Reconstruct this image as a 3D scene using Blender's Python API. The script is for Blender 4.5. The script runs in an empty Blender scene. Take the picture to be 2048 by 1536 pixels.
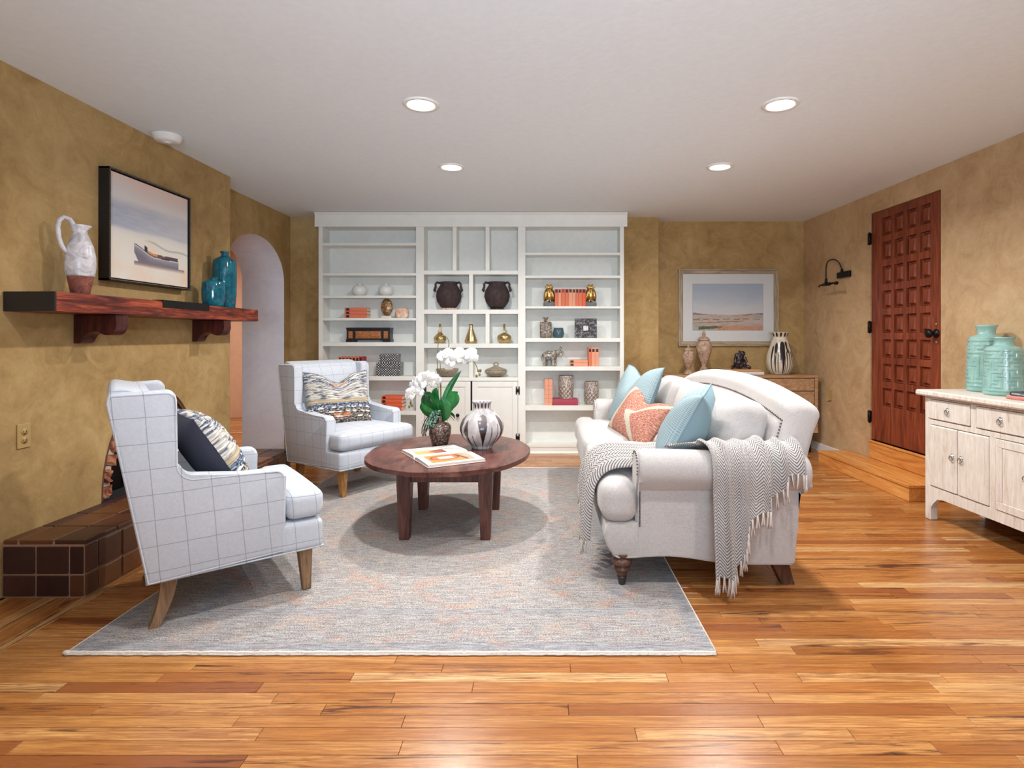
import bpy, bmesh, math, random
from mathutils import Vector, Matrix, Euler, noise as mnoise
random.seed(7)
SC = bpy.context.scene
COL = SC.collection
PI = math.pi
sin, cos = math.sin, math.cos

# ------------------------------------------------------------ camera, world, lights, exposure
EYE = 1.19          # eye height
FPX = 1150.0        # focal length in pixels of the 2048 px wide frame
cd = bpy.data.cameras.new('camera'); cam = bpy.data.objects.new('camera', cd); COL.objects.link(cam)
cam.location = (0, 0, EYE); cam.rotation_euler = (PI/2, 0, 0)
cd.sensor_width = 36; cd.lens = 36*FPX/2048; cd.shift_x = -61/2048; cd.shift_y = -96/2048
cd.clip_start = .05
SC.camera = cam
SC.view_settings.view_transform = 'Standard'; SC.view_settings.look = 'None'
SC.view_settings.gamma = 1; SC.view_settings.use_curve_mapping = False
SC.view_settings.exposure = -0.12
SC.cycles.use_denoising = True
SC.cycles.max_bounces = 8; SC.cycles.diffuse_bounces = 5; SC.cycles.glossy_bounces = 4
SC.cycles.sample_clamp_indirect = 6
SC.cycles.caustics_reflective = False; SC.cycles.caustics_refractive = False

w = bpy.data.worlds.new('world'); SC.world = w; w.use_nodes = True
w.node_tree.nodes['Background'].inputs[0].default_value = (.76, .87, 1.0, 1)
w.node_tree.nodes['Background'].inputs[1].default_value = .25

def area(name, loc, rot, size, power, color=(1, 1, 1), size_y=None, spread=PI, shape=None):
    l = bpy.data.lights.new(name, 'AREA'); l.energy = power; l.color = color; l.size = size; l.spread = spread
    if size_y: l.shape = 'RECTANGLE'; l.size_y = size_y
    if shape: l.shape = shape
    o = bpy.data.objects.new(name, l); COL.objects.link(o); o.location = loc; o.rotation_euler = rot
    return o
# soft daylight from the glazed side of the room behind the photographer
area('window_daylight', (.6, -2.6, 1.45), (PI/2, 0, 0), 4.6, 8, (.76, .87, 1.0), 2.0)
# added fill behind the camera, aimed up-forward to brighten ceiling and far end
area('added_ceiling_fill', (.2, -1.6, 1.35), (PI-1.04, 0, 0), 1.6, 105, (.78, .89, 1.0), 1.0, spread=1.9)
CANS = [(-.655, 3.10), (1.283, 3.10), (-.673, 4.25), (1.308, 4.24), (-.66, 1.75), (1.28, 1.75)]
CANW = 1.0
for (cx_, cy_), cw_ in zip(CANS, (.78, .78, 1.08, 1.08, .55, .55)):
    area('recessed_lamp_light', (cx_, cy_, 2.425), (0, 0, 0), .11, 34*cw_, (1.0, .97, .93), shape='DISK', spread=math.radians(156))
area('hall_lamp_light', (-4.3, 6.6, 2.38), (0, 0, 0), .4, 60, (1.0, .90, .80))

# ------------------------------------------------------------ helpers
def lin(c):
    c = c/255.0
    return c/12.92 if c <= .04045 else ((c+.055)/1.055)**2.4
def rgb(r, g, b): return (lin(r), lin(g), lin(b), 1)
def P(px, py, Y): return Vector(((px-1085)*Y/FPX, Y, EYE-(py-672)*Y/FPX))

class MB:
    """collects shapes into one mesh"""
    def __init__(s):
        s.bm = bmesh.new(); s.uv = s.bm.loops.layers.uv.new('UVMap'); s.mi = 0
    def _tag(s, faces):
        for f in faces: f.material_index = s.mi
    def box(s, x0, x1, y0, y1, z0, z1, bev=0, seg=2, M=None):
        r = bmesh.ops.create_cube(s.bm, size=1)
        vs = r['verts']
        for v in vs:
            v.co = Vector(((x0+x1)/2+v.co.x*(x1-x0), (y0+y1)/2+v.co.y*(y1-y0), (z0+z1)/2+v.co.z*(z1-z0)))
        fs = list({f for v in vs for f in v.link_faces})
        s._tag(fs)
        if bev:
            es = list({e for v in vs for e in v.link_edges})
            r = bmesh.ops.bevel(s.bm, geom=es, offset=bev, segments=seg, profile=.5, affect='EDGES')
            s._tag(r['faces']); vs = list({v for f in r['faces'] for v in f.verts} | {v for v in vs if v.is_valid})
        if M is not None:
            for v in vs: v.co = M @ v.co
        return s
    def raw(s, verts, faces, M=None, uvs=None, smooth=False):
        bv = [s.bm.verts.new(M @ Vector(v) if M is not None else v) for v in verts]
        for i, f in enumerate(faces):
            try: bf = s.bm.faces.new([bv[k] for k in f])
            except ValueError: continue
            bf.material_index = s.mi; bf.smooth = smooth
            if uvs:
                for l, k in zip(bf.loops, f): l[s.uv].uv = uvs[k]
        return s
    def grid(s, fn, nu, nv, closeu=False, closev=False, M=None, uvf=None, flip=False):
        verts = []; uvs = []
        for j in range(nv+(0 if closev else 1)):
            for i in range(nu+(0 if closeu else 1)):
                a, b = i/nu, j/nv
                verts.append(fn(a, b)); uvs.append(uvf(a, b) if uvf else (a, b))
        W = nu+(0 if closeu else 1); H = nv+(0 if closev else 1)
        faces = []
        for j in range(nv):
            for i in range(nu):
                q = (j*W+i, j*W+(i+1) % W, ((j+1) % H)*W+(i+1) % W, ((j+1) % H)*W+i)
                faces.append(q[::-1] if flip else q)
        return s.raw(verts, faces, M, uvs, True)
    def lathe(s, prof, n=32, M=None, cap=True):
        """prof: list of (r, z) from bottom to top"""
        verts = []; faces = []; uvs = []
        m = len(prof)
        for j, (r, z) in enumerate(prof):
            for i in range(n):
                a = 2*PI*i/n; verts.append((r*cos(a), r*sin(a), z)); uvs.append((i/n, j/(m-1)))
        for j in range(m-1):
            for i in range(n):
                faces.append((j*n+i, j*n+(i+1) % n, (j+1)*n+(i+1) % n, (j+1)*n+i))
        if cap:
            if prof[0][0] > 1e-4: faces.append(tuple(range(n))[::-1])
            if prof[-1][0] > 1e-4: faces.append(tuple((m-1)*n+i for i in range(n)))
        return s.raw(verts, faces, M, uvs, True)
    def tube(s, pts, r, n=8, closed=False, M=None, cap=True, flat=1.0):
        pts = [Vector(p) for p in pts]; m = len(pts)
        R = r if callable(r) else (lambda t: r)
        verts = []; prev = None
        for k, p in enumerate(pts):
            if closed: t = pts[(k+1) % m]-pts[k-1]
            else: t = pts[min(k+1, m-1)]-pts[max(k-1, 0)]
            if t.length < 1e-9: t = Vector((0, 0, 1))
            t.normalize()
            if prev is None:
                a = Vector((0, 0, 1)) if abs(t.z) < .9 else Vector((1, 0, 0))
                prev = (a-t*a.dot(t)).normalized()
            else:
                q = prev-t*prev.dot(t)
                prev = q.normalized() if q.length > 1e-6 else prev
            b = t.cross(prev); rr = R(k/max(1, m-1))
            for i in range(n):
                a = 2*PI*i/n; verts.append(p+prev*(cos(a)*rr)+b*(sin(a)*rr*flat))
        faces = []
        for j in range(m if closed else m-1):
            for i in range(n):
                a_, b_ = j*n, ((j+1) % m)*n
                faces.append((a_+i, a_+(i+1) % n, b_+(i+1) % n, b_+i))
        if cap and not closed:
            faces.append(tuple(range(n))[::-1]); faces.append(tuple((m-1)*n+i for i in range(n)))
        return s.raw(verts, faces, M, None, True)
    def prism(s, poly, a, b, plane='xz', bev=0, seg=3, M=None):
        """poly extruded along the missing axis from a to b"""
        def mk(p, q):
            if plane == 'xz': return (p[0], q, p[1])
            if plane == 'yz': return (q, p[0], p[1])
            return (p[0], p[1], q)
        v0 = [s.bm.verts.new(mk(p, a)) for p in poly]; v1 = [s.bm.verts.new(mk(p, b)) for p in poly]
        n = len(poly); fs = []
        f0 = s.bm.faces.new(v0); f1 = s.bm.faces.new(v1[::-1]); fs += [f0, f1]
        for i in range(n): fs.append(s.bm.faces.new((v0[i], v1[i], v1[(i+1) % n], v0[(i+1) % n])))
        s._tag(fs)
        vs = v0+v1
        if bev:
            r = bmesh.ops.bevel(s.bm, geom=list(set(f0.edges) | set(f1.edges)), offset=bev, segments=seg, profile=.5, affect='EDGES')
            s._tag(r['faces']); vs = list({v for f in r['faces'] for v in f.verts} | {v for v in vs if v.is_valid})
        bmesh.ops.recalc_face_normals(s.bm, faces=list({f for v in vs for f in v.link_faces}))
        if M is not None:
            for v in vs: v.co = M @ v.co
        return s
    def soft(s, cx, cy, cz, sx, sy, sz, r, bulge=(0, 0, 0), n=10, M=None, fn=None):
        """rounded, puffed box; s* are full sizes"""
        h = (sx/2, sy/2, sz/2); idx = {}; verts = []; faces = []
        def vert(p):
            key = tuple(round(c, 5) for c in p)
            if key in idx: return idx[key]
            q = [p[k]*h[k] for k in range(3)]
            c = [max(-(h[k]-r), min(h[k]-r, q[k])) for k in range(3)]
            d = Vector([q[k]-c[k] for k in range(3)])
            if d.length > 1e-9: d = d.normalized()*r
            o = [c[k]+d[k] for k in range(3)]
            nn = [o[k]/h[k] for k in range(3)]
            for k in range(3):
                a_, b_ = (k+1) % 3, (k+2) % 3
                o[k] += bulge[k]*nn[k]*max(0, 1-nn[a_]**2)*max(0, 1-nn[b_]**2)
            v = Vector((cx+o[0], cy+o[1], cz+o[2]))
            if fn: v = fn(v)
            idx[key] = len(verts); verts.append(v); return idx[key]
        # spread samples so that the rounded rims get enough of them
        def coord(i, k):
            t = -1+2*i/n
            e = 1-r/h[k]
            return math.copysign(abs(t)**.8, t) if e > .3 else t
        for k in range(3):
            a_, b_ = (k+1) % 3, (k+2) % 3
            for sg in (-1, 1):
                for i in range(n):
                    for j in range(n):
                        q = []
                        for (ii, jj) in ((i, j), (i+1, j), (i+1, j+1), (i, j+1)):
                            p = [0, 0, 0]; p[k] = sg; p[a_] = coord(ii, a_); p[b_] = coord(jj, b_); q.append(vert(p))
                        faces.append(tuple(q) if sg > 0 else tuple(q[::-1]))
        return s.raw(verts, faces, M, None, True)
    def ell(s, c, r, M=None, n=14, rot=None):
        """ellipsoid"""
        R = Euler(rot).to_matrix() if rot else Matrix.Identity(3)
        c = Vector(c); r = (r, r, r) if not hasattr(r, '__len__') else r
        verts = [c+R @ Vector((0, 0, -r[2]))]; m = n//2
        for j in range(1, m):
            ph = -PI/2+PI*j/m
            for i in range(n):
                a = 2*PI*i/n
                verts.append(c+R @ Vector((r[0]*cos(ph)*cos(a), r[1]*cos(ph)*sin(a), r[2]*sin(ph))))
        verts.append(c+R @ Vector((0, 0, r[2]))); faces = []
        for i in range(n):
            faces.append((0, 1+(i+1) % n, 1+i)); faces.append((len(verts)-1, 1+(m-2)*n+i, 1+(m-2)*n+(i+1) % n))
        for j in range(m-2):
            for i in range(n):
                faces.append((1+j*n+i, 1+j*n+(i+1) % n, 1+(j+1)*n+(i+1) % n, 1+(j+1)*n+i))
        return s.raw(verts, faces, M, None, True)
    def build(s, name, mats, parent=None, smooth=None, sub=0, remesh=0, tone=None):
        me = bpy.data.meshes.new(name)
        s.bm.to_mesh(me); s.bm.free()
        for m_ in (mats if isinstance(mats, (list, tuple)) else [mats]): me.materials.append(m_)
        if smooth is not None:
            me.polygons.foreach_set('use_smooth', [bool(smooth)]*len(me.polygons))
            if smooth == 'auto': me.set_sharp_from_angle(angle=math.radians(38))
        if tone is not None:
            at = me.color_attributes.new('tone', 'FLOAT_COLOR', 'POINT')
            at.data.foreach_set('color', list(tone)*len(me.vertices))
        o = bpy.data.objects.new(name, me); COL.objects.link(o)
        if parent is not None: o.parent = parent
        if remesh:
            md = o.modifiers.new('remesh', 'REMESH'); md.mode = 'VOXEL'; md.voxel_size = remesh; md.use_smooth_shade = True
            md = o.modifiers.new('smooth', 'SMOOTH'); md.iterations = 2
        if sub:
            md = o.modifiers.new('sub', 'SUBSURF'); md.levels = sub; md.render_levels = sub
        return o

def tag(o, label=None, cat=None, group=None, kind=None):
    if label: o['label'] = label
    if cat: o['category'] = cat
    if group: o['group'] = group
    if kind: o['kind'] = kind
    return o
def thing(name, label, cat, loc=(0, 0, 0), rotz=0, group=None):
    o = bpy.data.objects.new(name, None); COL.objects.link(o); o.empty_display_size = .1
    o.location = loc; o.rotation_euler = (0, 0, rotz)
    return tag(o, label, cat, group)
def dup(root, loc=None, rotz=None, label=None, group=None):
    r = root.copy(); COL.objects.link(r)
    if loc is not None: r.location = loc
    if rotz is not None: r.rotation_euler = (0, 0, rotz)
    if label: r['label'] = label
    if group: r['group'] = group
    for ch in list(root.children):
        c = ch.copy(); COL.objects.link(c); c.parent = r
        for g in list(ch.children):
            d = g.copy(); COL.objects.link(d); d.parent = c
    return r
def aim(o, center, f, up=(0, 0, 1)):
    """turn a pillow-like thing (front = -Y, up = +Z) so its front faces f"""
    f = Vector(f).normalized(); u = Vector(up); u = (u-f*u.dot(f)).normalized(); x = u.cross(f)
    y = -f
    M = Matrix(((x.x, y.x, u.x, center[0]), (x.y, y.y, u.y, center[1]), (x.z, y.z, u.z, center[2]), (0, 0, 0, 1)))
    o.matrix_world = M
    return o
def T(x=0, y=0, z=0): return Matrix.Translation((x, y, z))
def RZ(a): return Matrix.Rotation(a, 4, 'Z')
def RX(a): return Matrix.Rotation(a, 4, 'X')
def RY(a): return Matrix.Rotation(a, 4, 'Y')
def smooth01(t): t = max(0, min(1, t)); return t*t*(3-2*t)

# ------------------------------------------------------------ materials
class NT:
    def __init__(s, name):
        s.m = bpy.data.materials.new(name); s.m.use_nodes = True; s.t = s.m.node_tree
        s.b = s.t.nodes['Principled BSDF']
    def n(s, typ, **k):
        x = s.t.nodes.new(typ)
        for a, v in k.items(): setattr(x, a, v)
        return x
    def set(s, sock, v):
        if hasattr(v, 'is_linked'): s.t.links.new(v, sock)
        else: sock.default_value = v
    def coord(s, kind='Object', scale=None, loc=None, rot=None):
        o = s.n('ShaderNodeTexCoord').outputs[kind]
        if scale or loc or rot:
            mp = s.n('ShaderNodeMapping'); s.t.links.new(o, mp.inputs[0])
            if scale: mp.inputs['Scale'].default_value = scale
            if loc: mp.inputs['Location'].default_value = loc
            if rot: mp.inputs['Rotation'].default_value = rot
            o = mp.outputs[0]
        return o
    def noise(s, vec, scale, detail=4, rough=.55, dist=0):
        x = s.n('ShaderNodeTexNoise'); s.set(x.inputs['Vector'], vec); x.inputs['Scale'].default_value = scale
        x.inputs['Detail'].default_value = detail; x.inputs['Roughness'].default_value = rough; x.inputs['Distortion'].default_value = dist
        return x.outputs[0]
    def ramp(s, fac, stops, interp='LINEAR'):
        x = s.n('ShaderNodeValToRGB'); s.set(x.inputs[0], fac); cr = x.color_ramp; cr.interpolation = interp
        while len(cr.elements) < len(stops): cr.elements.new(.5)
        for e, (p, c) in zip(cr.elements, stops): e.position = p; e.color = c if hasattr(c, '__len__') else (c, c, c, 1)
        return x.outputs[0]
    def mix(s, fac, a, b, mode='MIX'):
        x = s.n('ShaderNodeMix', data_type='RGBA', blend_type=mode); s.set(x.inputs[0], fac); s.set(x.inputs[6], a); s.set(x.inputs[7], b)
        return x.outputs[2]
    def math(s, op, a, b=0, c=0):
        x = s.n('ShaderNodeMath', operation=op); s.set(x.inputs[0], a); s.set(x.inputs[1], b); s.set(x.inputs[2], c)
        return x.outputs[0]
    def xyz(s, vec):
        x = s.n('ShaderNodeSeparateXYZ'); s.set(x.inputs[0], vec); return x.outputs
    def comb(s, a, b, c=0):
        x = s.n('ShaderNodeCombineXYZ'); s.set(x.inputs[0], a); s.set(x.inputs[1], b); s.set(x.inputs[2], c); return x.outputs[0]
    def bump(s, h, strength=.3, dist=.01, normal=None):
        x = s.n('ShaderNodeBump'); s.set(x.inputs['Height'], h); x.inputs['Strength'].default_value = strength; x.inputs['Distance'].default_value = dist
        if normal is not None: s.t.links.new(normal, x.inputs['Normal'])
        s.t.links.new(x.outputs[0], s.b.inputs['Normal']); return x.outputs[0]
    def out(s, color=None, rough=.5, metal=0, spec=.5, **k):
        if color is not None: s.set(s.b.inputs['Base Color'], color)
        s.set(s.b.inputs['Roughness'], rough); s.set(s.b.inputs['Metallic'], metal); s.set(s.b.inputs['Specular IOR Level'], spec)
        for a, v in k.items(): s.set(s.b.inputs[a.replace('_', ' ')], v)
        return s.m

def plain(name, c, rough=.5, metal=0, bump=0, bscale=60, var=.06, spec=.5, **k):
    q = NT(name); v = q.coord()
    nz = q.noise(v, bscale, 3)
    d = tuple(x*(1-var*2.2) for x in c[:3])+(1,); e = tuple(min(1, x*(1+var)) for x in c[:3])+(1,)
    col = q.ramp(nz, [(.3, d), (.7, e)])
    if bump: q.bump(nz, bump, .004)
    return q.out(col, rough, metal, spec, **k)

def plaster(name, lo, mid, hi, s=1.0, bump=.25):
    q = NT(name); v = q.coord()
    big = q.noise(v, 1.1*s, 5, .6, .8); med = q.noise(v, 4.5*s, 6, .68, 1.5); fine = q.noise(v, 45, 4, .6)
    f = q.math('ADD', q.math('MULTIPLY', big, .45), q.math('ADD', q.math('MULTIPLY', med, .42), q.math('MULTIPLY', fine, .13)))
    col = q.ramp(f, [(.36, lo), (.5, mid), (.64, hi)])
    q.bump(q.math('ADD', q.math('MULTIPLY', med, .8), q.math('MULTIPLY', fine, .25)), bump, .012)
    return q.out(col, .82, 0, .3)

def wood(name, dark, mid, light, axis='x', rough=.4, scale=1.0, bump=.12, contrast=1.0, spec=.4):
    q = NT(name)
    sc = {'x': (1.2, 14, 14), 'y': (14, 1.2, 14), 'z': (14, 14, 1.2)}[axis]
    v = q.coord('Object', tuple(a*scale for a in sc))
    a = q.noise(v, 1.6, 6, .62, 1.4); b = q.noise(v, 7, 5, .7, .4)
    f = q.math('ADD', q.math('MULTIPLY', a, .68), q.math('MULTIPLY', b, .32))
    d = .14/contrast
    col = q.ramp(f, [(.5-d, dark), (.5, mid), (.5+d, light)])
    q.bump(b, bump, .004)
    return q.out(col, rough, 0, spec)

M = {}
M['plaster'] = plaster('ochre_plaster', rgb(142, 113, 70), rgb(168, 138, 90), rgb(186, 158, 110))
M['plaster_r'] = plaster('tan_plaster', rgb(160, 130, 94), rgb(186, 156, 118), rgb(202, 174, 136))
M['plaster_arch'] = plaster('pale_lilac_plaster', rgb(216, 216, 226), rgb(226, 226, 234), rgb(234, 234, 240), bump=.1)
M['plaster_hall'] = plaster('peach_plaster', rgb(206, 168, 142), rgb(216, 178, 152), rgb(224, 188, 162), bump=.1)
M['ceiling'] = plain('ceiling_paint', rgb(228, 237, 243), .9, bump=.25, bscale=28, var=.012)
M['white_paint'] = plain('white_joinery_paint', rgb(228, 228, 222), .42, bump=.05, bscale=12, var=.015)
M['back_paint'] = plain('white_panel_paint', rgb(222, 223, 219), .6, bump=.1, bscale=20, var=.02)
M['black_metal'] = plain('black_iron', rgb(24, 22, 24), .38, .6, bscale=80)
M['chrome'] = plain('chrome', rgb(200, 200, 200), .22, 1, bscale=30, var=.03)
M['pewter'] = plain('dark_pewter', rgb(96, 94, 94), .35, 1, bscale=60)
M['white_plastic'] = plain('white_plastic', rgb(226, 226, 222), .45, var=.01)
M['tan_plastic'] = plain('tan_plastic', rgb(176, 146, 92), .5, var=.02)

def floor_wood():
    q = NT('oak_strip_floor'); uv = q.n('ShaderNodeUVMap').outputs[0]
    tn = q.n('ShaderNodeAttribute', attribute_name='tone').outputs['Color']
    t = q.n('ShaderNodeSeparateColor'); q.set(t.inputs[0], tn)
    mp = q.n('ShaderNodeMapping'); q.set(mp.inputs[0], uv); mp.inputs['Scale'].default_value = (1, 1, 1)
    off = q.comb(q.math('MULTIPLY', t.outputs[1], 40), q.math('MULTIPLY', t.outputs[1], 17), 0)
    va = q.n('ShaderNodeVectorMath', operation='ADD'); q.set(va.inputs[0], uv); q.set(va.inputs[1], off)
    def st(sx, sy):
        m_ = q.n('ShaderNodeMapping'); q.set(m_.inputs[0], va.outputs[0]); m_.inputs['Scale'].default_value = (sx, sy, 1); return m_.outputs[0]
    base = q.ramp(t.outputs[0], [(0, rgb(140, 82, 40)), (.3, rgb(178, 116, 54)), (.6, rgb(194, 136, 74)), (.85, rgb(208, 154, 92)), (1, rgb(220, 180, 124))])
    g1 = q.noise(st(1.5, 34), 1.5, 5, .65, 1.2); g2 = q.noise(st(5, 190), 1.4, 4, .7, .3)
    wv = q.noise(st(.9, 9), 1.6, 3, .5, 2.6)
    rings = q.math('PINGPONG', q.math('MULTIPLY', wv, 9), 1)
    col = q.mix(q.ramp(g1, [(.38, .6), (.56, 0)]), base, rgb(150, 84, 44))
    col = q.mix(q.ramp(g2, [(.42, .5), (.58, 0)]), col, rgb(128, 74, 42))
    col = q.mix(q.math('MULTIPLY', q.ramp(rings, [(.05, .5), (.35, 0)]), q.ramp(t.outputs[2], [(.35, 0), (.6, 1)])), col, rgb(140, 82, 46))
    dk = q.noise(st(.8, 16), 1.9, 4, .6, 1.6)
    amt = q.math('MULTIPLY', q.ramp(dk, [(.55, 0), (.64, .95)]), q.ramp(t.outputs[2], [(.35, .25), (.75, 1)]))
    col = q.mix(amt, col, rgb(78, 44, 30))
    q.bump(g2, .08, .002)
    r = q.ramp(g1, [(.3, .20), (.7, .32)])
    return q.out(col, r, 0, .5)
M['floor'] = floor_wood()
M['floor_gap'] = plain('dark_floor_joint', rgb(66, 36, 20), .7)
# ============================================================ THE ROOM
CEIL = 2.44
XL, XA = -2.456, -2.65          # chimney breast face, arched wall face
YB, YN = 6.04, 6.28             # back wall, nook back wall
def struct(o, label=None): o['kind'] = 'structure'; (label and o.__setitem__('label', label)); return o

# floor: dark subfloor with separate oak strips
fl = MB(); fl.box(-6.5, 4.2, -3.0, 8.6, -.06, -.012)
floor = struct(fl.build('floor', M['floor_gap']), 'honey oak strip floor with dark streaks')
PW = .0572
rng = random.Random(11)
singles = []; rest = MB(); tone_rest = []
def plank_tone(): 
    return (min(1, max(0, rng.gauss(.50, .25))), rng.random(), rng.random(), 1)
def plank_geo(mb, x0, x1, y0, y1, alongx=True):
    g = .0007; z0, z1, b = -.012, 0.0, .0009
    x0 += g; x1 -= g; y0 += g; y1 -= g
    vs = [(x0, y0, z0), (x1, y0, z0), (x1, y1, z0), (x0, y1, z0),
          (x0, y0, z1-b), (x1, y0, z1-b), (x1, y1, z1-b), (x0, y1, z1-b),
          (x0+b, y0+b, z1), (x1-b, y0+b, z1), (x1-b, y1-b, z1), (x0+b, y1-b, z1)]
    fs = [(0, 1, 5, 4), (1, 2, 6, 5), (2, 3, 7, 6), (3, 0, 4, 7), (4, 5, 9, 8), (5, 6, 10, 9), (6, 7, 11, 10), (7, 4, 8, 11), (8, 9, 10, 11)]
    uv = [(v[0], v[1]) if alongx else (v[1], v[0]) for v in vs]
    mb.raw(vs, fs, None, uv)
def under_things(x0, x1, y0, y1):
    return (x0 > -1.72 and x1 < .62 and y0 > 2.2 and y1 < 5.1) or y0 > 5.85
strips = []
y = -3.0
row = 0
while y < 8.5:
    xs = -2.04 if 1.9 < y < 4.8 else (-2.62 if y < 5.9 else -6.4)
    x = xs - (0 if 1.9 < y < 4.8 else rng.random()*.7)
    xe = 4.0
    first = True
    while x < xe:
        L = rng.uniform(.38, 1.25)
        if first and 1.9 < y < 4.8: L = rng.uniform(.2, .9)
        first = False
        x1 = min(xe, x+L)
        strips.append((x, x1, y, y+PW, True)); x = x1
    y += PW; row += 1
# border strips along the hearth run the other way
bx_ = -2.04-PW
while bx_ > -2.47:
    yy = 1.9+.02*rng.random()
    yb = 1.928
    while yy < 4.8:
        L = rng.uniform(.5, 1.3); y1 = min(4.82, yy+L)
        strips.append((bx_, bx_+PW, yb if yy < 1.95 else yy, y1, False)); yy = y1
    bx_ -= PW
def visible(s_):
    x0, x1, y0, y1, a = s_
    return y0 > 1.52 and y1 < 5.9 and not under_things(*s_[:4]) and x1 > -.95*y1 and x0 < .84*y1 and not (x1 < -2.0 and y0 > 2.62)
vis = sorted([s_ for s_ in strips if visible(s_)], key=lambda s_: -(min(s_[1], .84*s_[3])-max(s_[0], -.95*s_[3]))*(s_[3]-s_[2])/max(.5, s_[2])**3)
keep = set(vis[:290])
nrest = 0
for s_ in strips:
    tn = plank_tone()
    if s_ in keep:
        m_ = MB(); plank_geo(m_, *s_); m_.build('plank', M['floor'], floor, tone=tn)
    else:
        plank_geo(rest, *s_); tone_rest.append(tn); nrest += 1
o = rest.build('plank_field', M['floor'], floor)
at = o.data.color_attributes.new('tone', 'FLOAT_COLOR', 'POINT')
buf = []
for tn in tone_rest: buf += list(tn)*12
at.data.foreach_set('color', buf)
o['kind'] = 'stuff'

# ceiling
c = MB(); c.box(-6.5, 4.2, -3.0, 8.6, CEIL, CEIL+.1); struct(c.build('ceiling', M['ceiling']), 'smooth off-white ceiling')

# chimney breast with fireplace opening (left wall, near part)
FC, FW, FZ = 3.64, .44, .86      # fireplace centre, half width, top
HZ = .262                        # hearth height
def fire_arc(n, grow=0):
    pts = []
    for i in range(n+1):
        a = PI*i/n
        pts.append((FC-(FW+grow)*cos(a), HZ+(FZ+grow-HZ)*(abs(sin(a))**.9)))
    return pts
poly = [(-3.0, 0), (FC-FW, 0), (FC-FW, HZ-.02)]+fire_arc(24)+[(FC+FW, HZ-.02), (FC+FW, 0), (4.52, 0), (4.52, CEIL), (-3.0, CEIL)]
b = MB(); b.prism(poly, XL, -3.0, 'yz')
wall_l = struct(b.build('wall_left', M['plaster']), 'ochre plastered chimney breast wall')
# wall with the arch
AC, AW, AS, AT = 5.347, .548, 1.74, 2.13
def arch(n):
    return [(AC-AW*cos(PI*i/n), AS+(AT-AS)*sin(PI*i/n)) for i in range(n+1)]
poly = [(4.52, 0), (AC-AW, 0)]+arch(28)+[(AC+AW, 0), (6.4, 0), (6.4, CEIL), (4.52, CEIL)]
b = MB(); b.prism(poly, XA, -3.08, 'yz')
# reveal faces get the pale plaster
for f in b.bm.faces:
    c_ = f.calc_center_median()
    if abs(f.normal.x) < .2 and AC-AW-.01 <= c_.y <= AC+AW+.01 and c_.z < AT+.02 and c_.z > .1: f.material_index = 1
struct(b.build('wall_arch', [M['plaster'], M['plaster_arch']]), 'plastered wall with deep arched opening')
# hall beyond the arch
b = MB(); b.box(-6.3, -3.0, 8.4, 8.55, 0, CEIL); b.box(-6.4, -6.3, 3.0, 8.5, 0, CEIL); b.box(-3.09, -3.06, 6.4, 8.5, 0, CEIL); b.box(-6.3, -3.0, 3.0, 3.1, 0, CEIL)
struct(b.build('wall_hall', M['plaster_hall']), 'peach wall of the hall beyond the arch')

# back wall: left part, pier, return, nook
XP = 1.218
poly = [(-3.08, YB), (XP, YB), (XP, YN), (3.3, YN), (3.3, 6.6), (-3.08, 6.6)]
b = MB(); b.prism(poly, 0, CEIL, 'xy'); struct(b.build('wall_back', M['plaster']), 'ochre plastered back wall with shallow nook')

# right wall (turned 2 degrees); local frame: x = 0 is its face, y runs away from the camera
AR = math.atan(.0344); MR = T(3.071, 0, 0) @ RZ(AR)
DY0, DY1, DZ0, DZ1 = 4.225, 5.087, .279, 2.268
poly = [(-3.0, 0), (DY0, 0), (DY0, DZ1), (DY1, DZ1), (DY1, 0), (6.5, 0), (6.5, CEIL), (-3.0, CEIL)]
b = MB(); b.prism(poly, 0, .16, 'yz', M=MR); b.box(.15, .2, 3.9, 5.4, 0, CEIL, M=MR)
struct(b.build('wall_right', M['plaster_r']), 'tan plastered right wall')

# baseboards
b = MB(); b.box(-.014, 0, DY1+.05, 6.24, 0, .085, .003, M=MR); struct(b.build('baseboard_right', M['white_paint']), 'white baseboard')
b = MB(); b.box(XP+.005, 2.84, YN-.014, YN, 0, .085, .003); struct(b.build('baseboard_back', M['white_paint']), 'white baseboard')

# ---------------- hearth
TILE = []
def tone_tile(name, cols):
    q = NT(name); v = q.coord(); tn = q.n('ShaderNodeAttribute', attribute_name='tone').outputs['Color']
    t = q.n('ShaderNodeSeparateColor'); q.set(t.inputs[0], tn)
    base = q.ramp(t.outputs[0], [(i/(len(cols)-1), c) for i, c in enumerate(cols)])
    nz = q.noise(v, 9, 5, .65, 1); n2 = q.noise(v, 60, 3)
    col = q.mix(q.ramp(nz, [(.35, .45), (.65, 0)]), base, q.mix(1, base, (.45, .42, .42, 1), 'MULTIPLY'))
    q.bump(n2, .15, .003)
    return q.out(col, .42, 0, .4)
M['tile'] = tone_tile('glazed_hearth_tile', [rgb(58, 34, 34), rgb(74, 46, 42), rgb(92, 56, 40), rgb(112, 72, 44), rgb(140, 90, 56), rgb(164, 110, 72)])
M['grout'] = plain('grey_pink_grout', rgb(168, 132, 108), .9, bump=.2)
HX, HY0, HY1 = -2.076, 2.607, 4.74
hearth = thing('hearth', 'raised fireplace hearth clad in dark brown glazed tiles', 'hearth', ((XL+HX)/2, 3.6, 0))
HO = Vector(hearth.location)
def lp(o, t):  # build parts in world coordinates, then shift under thing t (unrotated)
    o.parent = t; o.location = -Vector(t.location); return o
b = MB(); b.box(XL-.002, HX-.006, HY0+.006, 4.52, 0, HZ-.008); b.box(XA, HX-.006, 4.52, HY1-.006, 0, HZ-.008)
lp(b.build('grout_body', M['grout']), hearth)
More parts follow.
